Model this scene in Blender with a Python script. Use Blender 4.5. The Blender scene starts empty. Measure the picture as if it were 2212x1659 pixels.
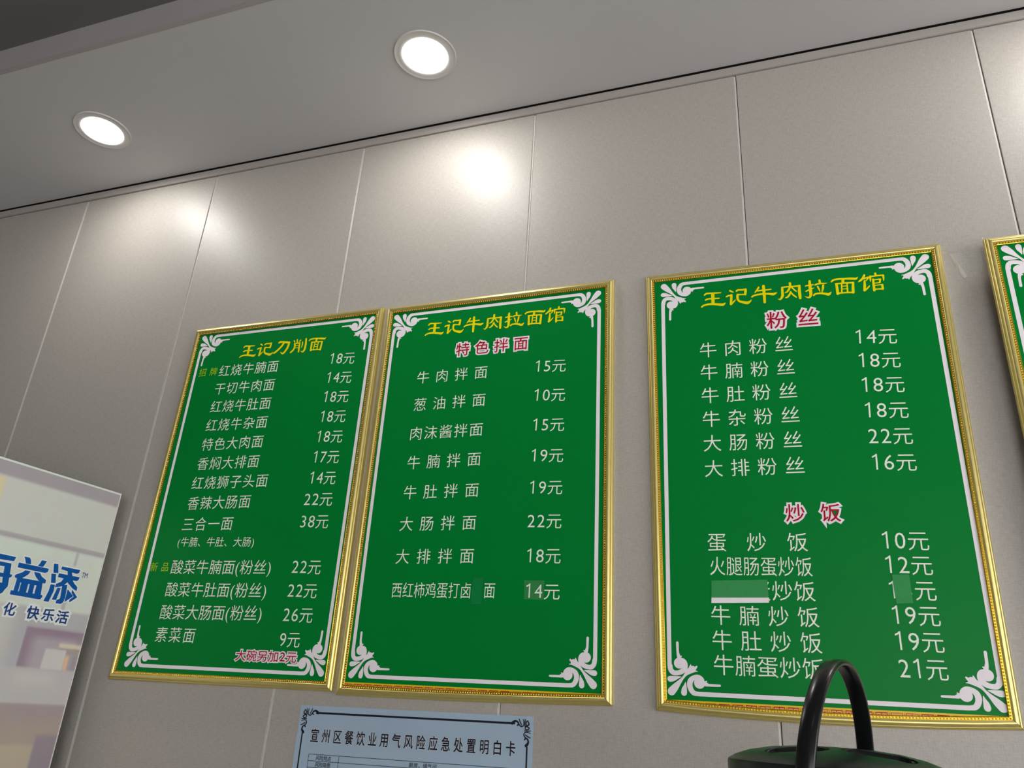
import bpy, bmesh, math, random, json
from mathutils import Vector, Matrix
from mathutils.geometry import tessellate_polygon
random.seed(7)
S = bpy.context.scene
COL = S.collection

# ---------------------------------------------------------------- camera
cam_d = bpy.data.cameras.new('camera')
cam_d.sensor_fit = 'HORIZONTAL'
cam_d.sensor_width = 36.0
cam_d.lens = 27.3823
cam_d.clip_start = 0.02
cam = bpy.data.objects.new('camera', cam_d)
COL.objects.link(cam)
R = ((0.94490778, 0.07523441, 0.31857349), (0.321936, -0.38965127, -0.862861), (0.05921573, 0.91788434, -0.39240518))
cam.matrix_world = Matrix.Translation((2.44136, -1.78929, 1.27359)) @ Matrix(R).to_4x4()
S.camera = cam

# ---------------------------------------------------------------- exposure, world, light levels
S.view_settings.view_transform = 'Standard'
S.view_settings.look = 'None'
S.view_settings.gamma = 1.0
S.view_settings.use_curve_mapping = False
S.view_settings.exposure = 0.14
W = bpy.data.worlds.new('world')
S.world = W
W.use_nodes = True
W.node_tree.nodes['Background'].inputs[0].default_value = (1.0, 0.99, 1.0, 1)
W.node_tree.nodes['Background'].inputs[1].default_value = 3.8
LENS_POWER = 76.0       # downlights over the menu wall
ROOM_POWER = 10.0       # downlights of the dining room behind the camera


def lin(c):
    c = c / 255.0
    return c / 12.92 if c <= 0.04045 else ((c + 0.055) / 1.055) ** 2.4


def rgb(r, g, b, k=1.0):
    return (lin(r) * k, lin(g) * k, lin(b) * k, 1.0)


# ---------------------------------------------------------------- materials
def mat(name, col, rough=0.5, metal=0.0, spec=0.5, coat=0.0, coat_rough=0.1, emis=None, estr=0.0,
        var=0.0, vscale=40.0, bump=0.0, bscale=200.0, alpha=1.0, trans=0.0, ior=1.45):
    m = bpy.data.materials.new(name)
    m.use_nodes = True
    nt = m.node_tree
    b = nt.nodes['Principled BSDF']
    b.inputs['Base Color'].default_value = col
    b.inputs['Roughness'].default_value = rough
    b.inputs['Metallic'].default_value = metal
    b.inputs['Specular IOR Level'].default_value = spec
    b.inputs['Coat Weight'].default_value = coat
    b.inputs['Coat Roughness'].default_value = coat_rough
    b.inputs['Alpha'].default_value = alpha
    b.inputs['Transmission Weight'].default_value = trans
    b.inputs['IOR'].default_value = ior
    if emis:
        b.inputs['Emission Color'].default_value = emis
        b.inputs['Emission Strength'].default_value = estr
    tc = nt.nodes.new('ShaderNodeTexCoord')
    if var > 0:
        n = nt.nodes.new('ShaderNodeTexNoise')
        n.inputs['Scale'].default_value = vscale
        n.inputs['Detail'].default_value = 4
        nt.links.new(tc.outputs['Object'], n.inputs['Vector'])
        mx = nt.nodes.new('ShaderNodeMix')
        mx.data_type = 'RGBA'
        mx.inputs[6].default_value = tuple(c * (1 - var) for c in col[:3]) + (1,)
        mx.inputs[7].default_value = tuple(min(1, c * (1 + var)) for c in col[:3]) + (1,)
        nt.links.new(n.outputs['Fac'], mx.inputs[0])
        nt.links.new(mx.outputs[2], b.inputs['Base Color'])
    if bump > 0:
        n2 = nt.nodes.new('ShaderNodeTexNoise')
        n2.inputs['Scale'].default_value = bscale
        nt.links.new(tc.outputs['Object'], n2.inputs['Vector'])
        bp = nt.nodes.new('ShaderNodeBump')
        bp.inputs['Strength'].default_value = bump
        bp.inputs['Distance'].default_value = 0.001
        nt.links.new(n2.outputs['Fac'], bp.inputs['Height'])
        nt.links.new(bp.outputs['Normal'], b.inputs['Normal'])
    return m


def linen_mat():
    m = bpy.data.materials.new('linen_laminate')
    m.use_nodes = True
    nt = m.node_tree
    b = nt.nodes['Principled BSDF']
    L = nt.links.new
    tc = nt.nodes.new('ShaderNodeTexCoord')

    def stretched(sc, scale, detail=3):
        mp = nt.nodes.new('ShaderNodeMapping')
        mp.inputs['Scale'].default_value = sc
        L(tc.outputs['Object'], mp.inputs['Vector'])
        n = nt.nodes.new('ShaderNodeTexNoise')
        n.inputs['Scale'].default_value = scale
        n.inputs['Detail'].default_value = detail
        n.inputs['Roughness'].default_value = 0.6
        L(mp.outputs['Vector'], n.inputs['Vector'])
        return n.outputs['Fac']
    h = stretched((1, 1, 9), 60)
    v = stretched((9, 1, 1), 60)
    big = stretched((1, 1, 1), 6, 2)

    def math_(op, a, c):
        k = nt.nodes.new('ShaderNodeMath')
        k.operation = op
        for i, q in enumerate((a, c)):
            if isinstance(q, (int, float)):
                k.inputs[i].default_value = q
            else:
                L(q, k.inputs[i])
        return k.outputs[0]
    s = math_('ADD', math_('MULTIPLY', h, 0.5), math_('MULTIPLY', v, 0.5))
    r = nt.nodes.new('ShaderNodeValToRGB')
    r.color_ramp.elements[0].position = 0.34
    r.color_ramp.elements[1].position = 0.64
    r.color_ramp.elements[0].color = (0.385, 0.357, 0.318, 1)
    r.color_ramp.elements[1].color = (0.525, 0.495, 0.45, 1)
    L(s, r.inputs[0])
    L(r.outputs[0], b.inputs['Base Color'])
    bp = nt.nodes.new('ShaderNodeBump')
    bp.inputs['Strength'].default_value = 0.25
    bp.inputs['Distance'].default_value = 0.0006
    L(s, bp.inputs['Height'])
    L(bp.outputs['Normal'], b.inputs['Normal'])
    rr = math_('ADD', math_('MULTIPLY', big, 0.10), 0.40)
    L(rr, b.inputs['Roughness'])
    b.inputs['Specular IOR Level'].default_value = 0.75
    return m


def vcol_mat(name, rough, coat=0.0):
    m = bpy.data.materials.new(name)
    m.use_nodes = True
    nt = m.node_tree
    b = nt.nodes['Principled BSDF']
    a = nt.nodes.new('ShaderNodeAttribute')
    a.attribute_name = 'print'
    tc = nt.nodes.new('ShaderNodeTexCoord')
    n = nt.nodes.new('ShaderNodeTexNoise')
    n.inputs['Scale'].default_value = 25
    n.inputs['Detail'].default_value = 5
    nt.links.new(tc.outputs['Object'], n.inputs['Vector'])
    mx = nt.nodes.new('ShaderNodeMix')
    mx.data_type = 'RGBA'
    mx.blend_type = 'MULTIPLY'
    mx.inputs[0].default_value = 0.12
    nt.links.new(a.outputs['Color'], mx.inputs[6])
    nt.links.new(n.outputs['Color'], mx.inputs[7])
    nt.links.new(mx.outputs[2], b.inputs['Base Color'])
    b.inputs['Roughness'].default_value = rough
    b.inputs['Coat Weight'].default_value = coat
    return m


M = {
    'panel': linen_mat(),
    'joint': mat('joint_strip', (0.80, 0.78, 0.73, 1), 0.4, var=0.05),
    'trim': mat('cornice_strip', (0.42, 0.385, 0.36, 1), 0.45, var=0.03),
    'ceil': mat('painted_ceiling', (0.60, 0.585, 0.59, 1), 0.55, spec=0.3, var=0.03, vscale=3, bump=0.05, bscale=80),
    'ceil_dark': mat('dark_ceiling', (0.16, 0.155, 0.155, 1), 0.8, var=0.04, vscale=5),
    'fascia': mat('fascia_paint', (0.42, 0.39, 0.39, 1), 0.6, var=0.03, vscale=5),
    'substrate': mat('wall_substrate', (0.05, 0.045, 0.04, 1), 0.9, var=0.05),
    'plaster': mat('wall_plaster', (0.55, 0.53, 0.50, 1), 0.8, var=0.04, vscale=4),
    'floor': mat('floor_tile', (0.52, 0.50, 0.47, 1), 0.4, var=0.08, vscale=6),
    'gold': mat('gold_satin', (0.80, 0.67, 0.24, 1), 0.33, metal=0.76, var=0.06, vscale=60, bump=0.03, bscale=120),
    'bead': mat('gold_bright', (0.95, 0.72, 0.18, 1), 0.14, metal=1.0, var=0.04, vscale=90),
    'edge_dark': mat('frame_channel', (0.70, 0.48, 0.05, 1), 0.25, metal=0.9, var=0.05, vscale=90),
    'green': mat('green_print', (0.0003, 0.225, 0.034, 1), 0.32, spec=0.10, var=0.03, vscale=8),
    'white': mat('white_print', (0.96, 0.90, 0.95, 1), 0.4, spec=0.12, var=0.02),
    'mint': mat('pale_print', (0.90, 0.97, 0.85, 1), 0.4, spec=0.12, var=0.03),
    'yellow': mat('yellow_print', (0.93, 0.82, 0.003, 1), 0.4, spec=0.12, var=0.04),
    'lime': mat('lime_print', (0.42, 0.66, 0.004, 1), 0.4, spec=0.35, var=0.03),
    'red': mat('red_print', (0.46, 0.004, 0.022, 1), 0.4, spec=0.12, var=0.03),
    'amber': mat('amber_print', (0.85, 0.60, 0.01, 1), 0.4, var=0.03),
    'peach': mat('peach_print', (0.85, 0.42, 0.10, 1), 0.4, var=0.03),
    'patch': mat('green_paper', (0.035, 0.31, 0.085, 1), 0.75, var=0.08, vscale=120),
    'tape': mat('clear_tape', (0.9, 0.95, 0.9, 1), 0.2, alpha=0.15, spec=0.9, var=0.01),
    'tape_thin': mat('thin_clear_tape', (0.7, 0.9, 0.7, 1), 0.25, alpha=0.06, spec=0.6, var=0.01),
    'tape_fold': mat('folded_tape', (0.95, 0.93, 0.85, 1), 0.15, alpha=0.5, spec=1.0, var=0.01),
    'blue_paper': mat('blue_paper', (0.43, 0.57, 0.71, 1), 0.35, spec=0.4, coat=0.2, var=0.05, vscale=9),
    'black_ink': mat('black_ink', (0.006, 0.006, 0.022, 1), 0.4, var=0.05),
    'pale_ink': mat('pale_outline', (0.62, 0.68, 0.74, 1), 0.4, var=0.02),
    'blue_ink': mat('blue_ink', (0.0003, 0.10, 0.42, 1), 0.35, var=0.03),
    'navy_ink': mat('navy_ink', (0.006, 0.045, 0.24, 1), 0.35, var=0.03),
    'white_ink': mat('white_ink', (0.93, 0.95, 0.93, 1), 0.35, var=0.02),
    'cooler': mat('cooler_enamel', (0.30, 0.30, 0.29, 1), 0.4, var=0.03),
    'edge_white': mat('white_edging', (0.85, 0.87, 0.82, 1), 0.4, var=0.04, vscale=30),
    'black': mat('black_rubber', (0.012, 0.012, 0.012, 1), 0.5, var=0.05),
    'caddy': mat('dark_green_plastic', (0.011, 0.018, 0.015, 1), 0.30, spec=0.5, var=0.10, vscale=30, bump=0.02, bscale=60),
    'caddy_black': mat('black_plastic', (0.006, 0.007, 0.008, 1), 0.25, spec=0.5, var=0.10, vscale=60, bump=0.05, bscale=90),
    'lens': mat('lit_lens', (1, 1, 1, 1), 0.5, emis=(1.0, 0.97, 0.93, 1), estr=LENS_POWER, var=0.01),
    'lens_room': mat('lit_room_lens', (1, 1, 1, 1), 0.5, emis=(1.0, 0.97, 0.94, 1), estr=ROOM_POWER, var=0.01),
    'ring': mat('lamp_ring', (0.72, 0.70, 0.68, 1), 0.35, var=0.02),
    'counter': mat('counter_board', (0.32, 0.25, 0.18, 1), 0.4, var=0.1, vscale=12),
    'print': vcol_mat('photo_print', 0.35, 0.15),
}


# ---------------------------------------------------------------- helpers
def mesh_obj(name, verts, faces, m, parent=None, smooth=False):
    me = bpy.data.meshes.new(name)
    me.from_pydata([tuple(v) for v in verts], [], faces)
    me.validate()
    me.update()
    if m:
        me.materials.append(M[m] if isinstance(m, str) else m)
    if smooth:
        me.polygons.foreach_set('use_smooth', [True] * len(me.polygons))
    o = bpy.data.objects.new(name, me)
    COL.objects.link(o)
    if parent:
        o.parent = parent
    return o


def boxv(x0, x1, y0, y1, z0, z1):
    v = [(x0, y0, z0), (x1, y0, z0), (x1, y1, z0), (x0, y1, z0), (x0, y0, z1), (x1, y0, z1), (x1, y1, z1), (x0, y1, z1)]
    f = [(0, 3, 2, 1), (4, 5, 6, 7), (0, 1, 5, 4), (1, 2, 6, 5), (2, 3, 7, 6), (3, 0, 4, 7)]
    return v, f


def box(name, x0, x1, y0, y1, z0, z1, m, parent=None, bevel=0.0):
    v, f = boxv(x0, x1, y0, y1, z0, z1)
    o = mesh_obj(name, v, f, m, parent)
    if bevel:
        bm = bmesh.new()
        bm.from_mesh(o.data)
        bmesh.ops.bevel(bm, geom=bm.edges[:], offset=bevel, segments=2, affect='EDGES', profile=0.7)
        bm.to_mesh(o.data)
        bm.free()
    return o


def empty(name, loc, rot=(0, 0, 0), label=None, cat=None, group=None):
    o = bpy.data.objects.new(name, None)
    COL.objects.link(o)
    o.location = loc
    o.rotation_euler = rot
    o.empty_display_size = 0.05
    tag(o, label, cat, group)
    return o


def tag(o, label=None, cat=None, group=None, kind=None):
    if label:
        o['label'] = label
    if cat:
        o['category'] = cat
    if group:
        o['group'] = group
    if kind:
        o['kind'] = kind
    return o


class Geo:
    """Collects flat print shapes: local (u right, v down) at height n in front of the surface."""

    def __init__(s):
        s.v = []
        s.f = []
        s.k = 0

    def add(s, pts, faces, n):
        b = len(s.v)
        n += (s.k % 48) * 1e-5
        s.k += 1
        s.v += [(p[0], -n, -p[1]) for p in pts]
        s.f += [tuple(b + i for i in f) for f in faces]

    def poly(s, pts, n):
        tri = tessellate_polygon([[Vector((p[0], p[1], 0)) for p in pts]])
        s.add(pts, [tuple(t) for t in tri], n)

    def disc(s, u, v, r, n, k=20):
        s.add([(u + r * math.cos(2 * math.pi * i / k), v + r * math.sin(2 * math.pi * i / k)) for i in range(k)], [tuple(range(k))], n)

    def ribbon(s, pts, n, sub=5):
        P = []
        L = len(pts)
        for i in range(L - 1):
            p0, p1, p2, p3 = pts[max(i - 1, 0)], pts[i], pts[i + 1], pts[min(i + 2, L - 1)]
            for k in range(sub):
                t = k / sub
                P.append([0.5 * ((2 * p1[j]) + (-p0[j] + p2[j]) * t + (2 * p0[j] - 5 * p1[j] + 4 * p2[j] - p3[j]) * t * t
                                 + (-p0[j] + 3 * p1[j] - 3 * p2[j] + p3[j]) * t ** 3) for j in range(3)])
        P.append(list(pts[-1]))
        A = []
        for i, p in enumerate(P):
            a = P[max(i - 1, 0)]
            c = P[min(i + 1, len(P) - 1)]
            dx, dy = c[0] - a[0], c[1] - a[1]
            l = math.hypot(dx, dy) or 1
            w = max(p[2], 0.0001) / 2
            A.append((p[0] - dy / l * w, p[1] + dx / l * w))
            A.append((p[0] + dy / l * w, p[1] - dx / l * w))
        s.add(A, [(2 * i, 2 * i + 1, 2 * i + 3, 2 * i + 2) for i in range(len(P) - 1)], n)
        for p in (P[0], P[-1]):
            if p[2] > 0.0008:
                s.disc(p[0], p[1], p[2] / 2, n, 12)

    def build(s, name, m, parent):
        # every face looks away from the wall
        F = []
        for f in s.f:
            a = 0.0
            for i in range(len(f)):
                p, q = s.v[f[i]], s.v[f[(i + 1) % len(f)]]
                a += p[0] * q[2] - q[0] * p[2]
            if abs(a) < 1e-12:
                continue
            F.append(f if a > 0 else tuple(reversed(f)))
        return mesh_obj(name, s.v, F, m, parent)


_glyph = {}
# digit one with a flag, as on the boards (em units)
ONE = ([(0.285, 0.0, 0), (0.36, 0.0, 0), (0.36, 0.735, 0), (0.305, 0.735, 0), (0.285, 0.715, 0), (0.24, 0.675, 0), (0.13, 0.625, 0), (0.13, 0.555, 0), (0.22, 0.585, 0), (0.285, 0.63, 0)],
       [(0, 1, 2, 9), (9, 2, 3, 4), (9, 4, 5, 8), (8, 5, 6, 7)], 0.13, 0.36)


def glyph(txt, bevel=0.0, offset=0.0):
    if txt == '1' and not bevel:
        return ONE
    key = (txt, bevel, offset)
    if key not in _glyph:
        c = bpy.data.curves.new('lettering', 'FONT')
        c.body = txt
        c.size = 1.0
        c.resolution_u = 3
        c.offset = offset
        c.fill_mode = 'FRONT'
        if bevel:
            c.bevel_depth = bevel
            c.bevel_resolution = 1
        o = bpy.data.objects.new('lettering', c)
        COL.objects.link(o)
        bpy.context.view_layer.update()
        me = bpy.data.meshes.new_from_object(o.evaluated_get(bpy.context.evaluated_depsgraph_get()))
        V = [(v.co.x, v.co.y, v.co.z) for v in me.vertices]
        F = [tuple(p.vertices) for p in me.polygons]
        bpy.data.objects.remove(o)
        bpy.data.curves.remove(c)
        bpy.data.meshes.remove(me)
        xs = [v[0] for v in V] or [0, 1]
        _glyph[key] = (V, F, min(xs), max(xs))
    return _glyph[key]


def put_glyph(g, G, ox, oy, sx, sy, ux, uy, n, zs=0.0):
    """glyph mesh G: em units; origin (ox, oy) of the em-box centre; ux/uy unit vector of the baseline"""
    V, F, a, b = G
    base = len(g.v)
    for x, y, z in V:
        X, Y = x * sx, -y * sy
        g.v.append((ox + X * ux - Y * uy, -(n + z * zs), -(oy + X * uy + Y * ux)))
    g.f += [tuple(base + i for i in f) for f in F]


def text_line(txt, kind, A, B, em, n, bevel=0.0, offset=0.0, wide=1.0):
    g = Geo()
    zs = 0.002 / max(bevel, 0.01) * em if bevel else 0.0
    d = (B[0] - A[0], B[1] - A[1])
    L = math.hypot(*d)
    ux, uy = (d[0] / L, d[1] / L) if L > 1e-6 else (1, 0)
    CY = 0.38 * em          # em-box centre above the baseline
    if kind == 'cen':
        k = len(txt)
        for i, ch in enumerate(txt):
            t = i / (k - 1) if k > 1 else 0
            cx, cy = A[0] + d[0] * t, A[1] + d[1] * t
            G = glyph(ch, bevel, offset)
            # centre of a full-width cell is 0.5 em from its origin
            ox = cx - 0.5 * em * wide * ux - CY * uy
            oy = cy - 0.5 * em * wide * uy + CY * ux
            put_glyph(g, G, ox, oy, em * wide, em, ux, uy, n, zs)
    else:
        # cells: digits 0.60 em, brackets 0.36 em, everything else a full em
        x = 0.0
        cells = []
        for ch in txt:
            ref = glyph(ch)
            w = 0.60 if ch.isdigit() else 0.36 if ch in '()' else None
            if ch == '1':
                o_ = x
                w = 0.60
            elif w:
                o_ = x + (w - (ref[3] - ref[2])) / 2 - ref[2]
            elif ch.isascii():
                w = ref[3] - ref[2] + 0.06
                o_ = x - ref[2] + 0.03
            else:
                w = 1.0
                o_ = x
            cells.append((ch, o_, ref))
            x += w
        lo = cells[0][1] + cells[0][2][2]
        hi = cells[-1][1] + cells[-1][2][3]
        sx = L / (hi - lo)
        for ch, o_, ref in cells:
            X = (o_ - lo) * sx
            k_ = 1.09 if ch.isdigit() else 1.0
            put_glyph(g, glyph(ch, bevel, offset), A[0] + X * ux - CY * uy, A[1] + X * uy + CY * ux, sx * (1.06 if k_ > 1 else 1), em * k_, ux, uy, n, zs)
    return g


def lathe(name, prof, m, parent=None, seg=48, smooth=True, loc=(0, 0, 0)):
    v = []
    f = []
    k = len(prof)
    for i in range(seg):
        a = 2 * math.pi * i / seg
        for r, z in prof:
            v.append((r * math.cos(a), r * math.sin(a), z))
    for i in range(seg):
        j = (i + 1) % seg
        for q in range(k - 1):
            f.append((i * k + q, j * k + q, j * k + q + 1, i * k + q + 1))
    o = mesh_obj(name, v, f, m, parent, smooth)
    bm = bmesh.new()
    bm.from_mesh(o.data)
    bmesh.ops.remove_doubles(bm, verts=bm.verts[:], dist=1e-6)
    bmesh.ops.recalc_face_normals(bm, faces=bm.faces[:])
    bm.to_mesh(o.data)
    bm.free()
    o.location = loc
    return o

M['patch2'] = mat('tape_green', (0.0008, 0.235, 0.05, 1), 0.25, spec=0.5, var=0.05, vscale=60)

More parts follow.
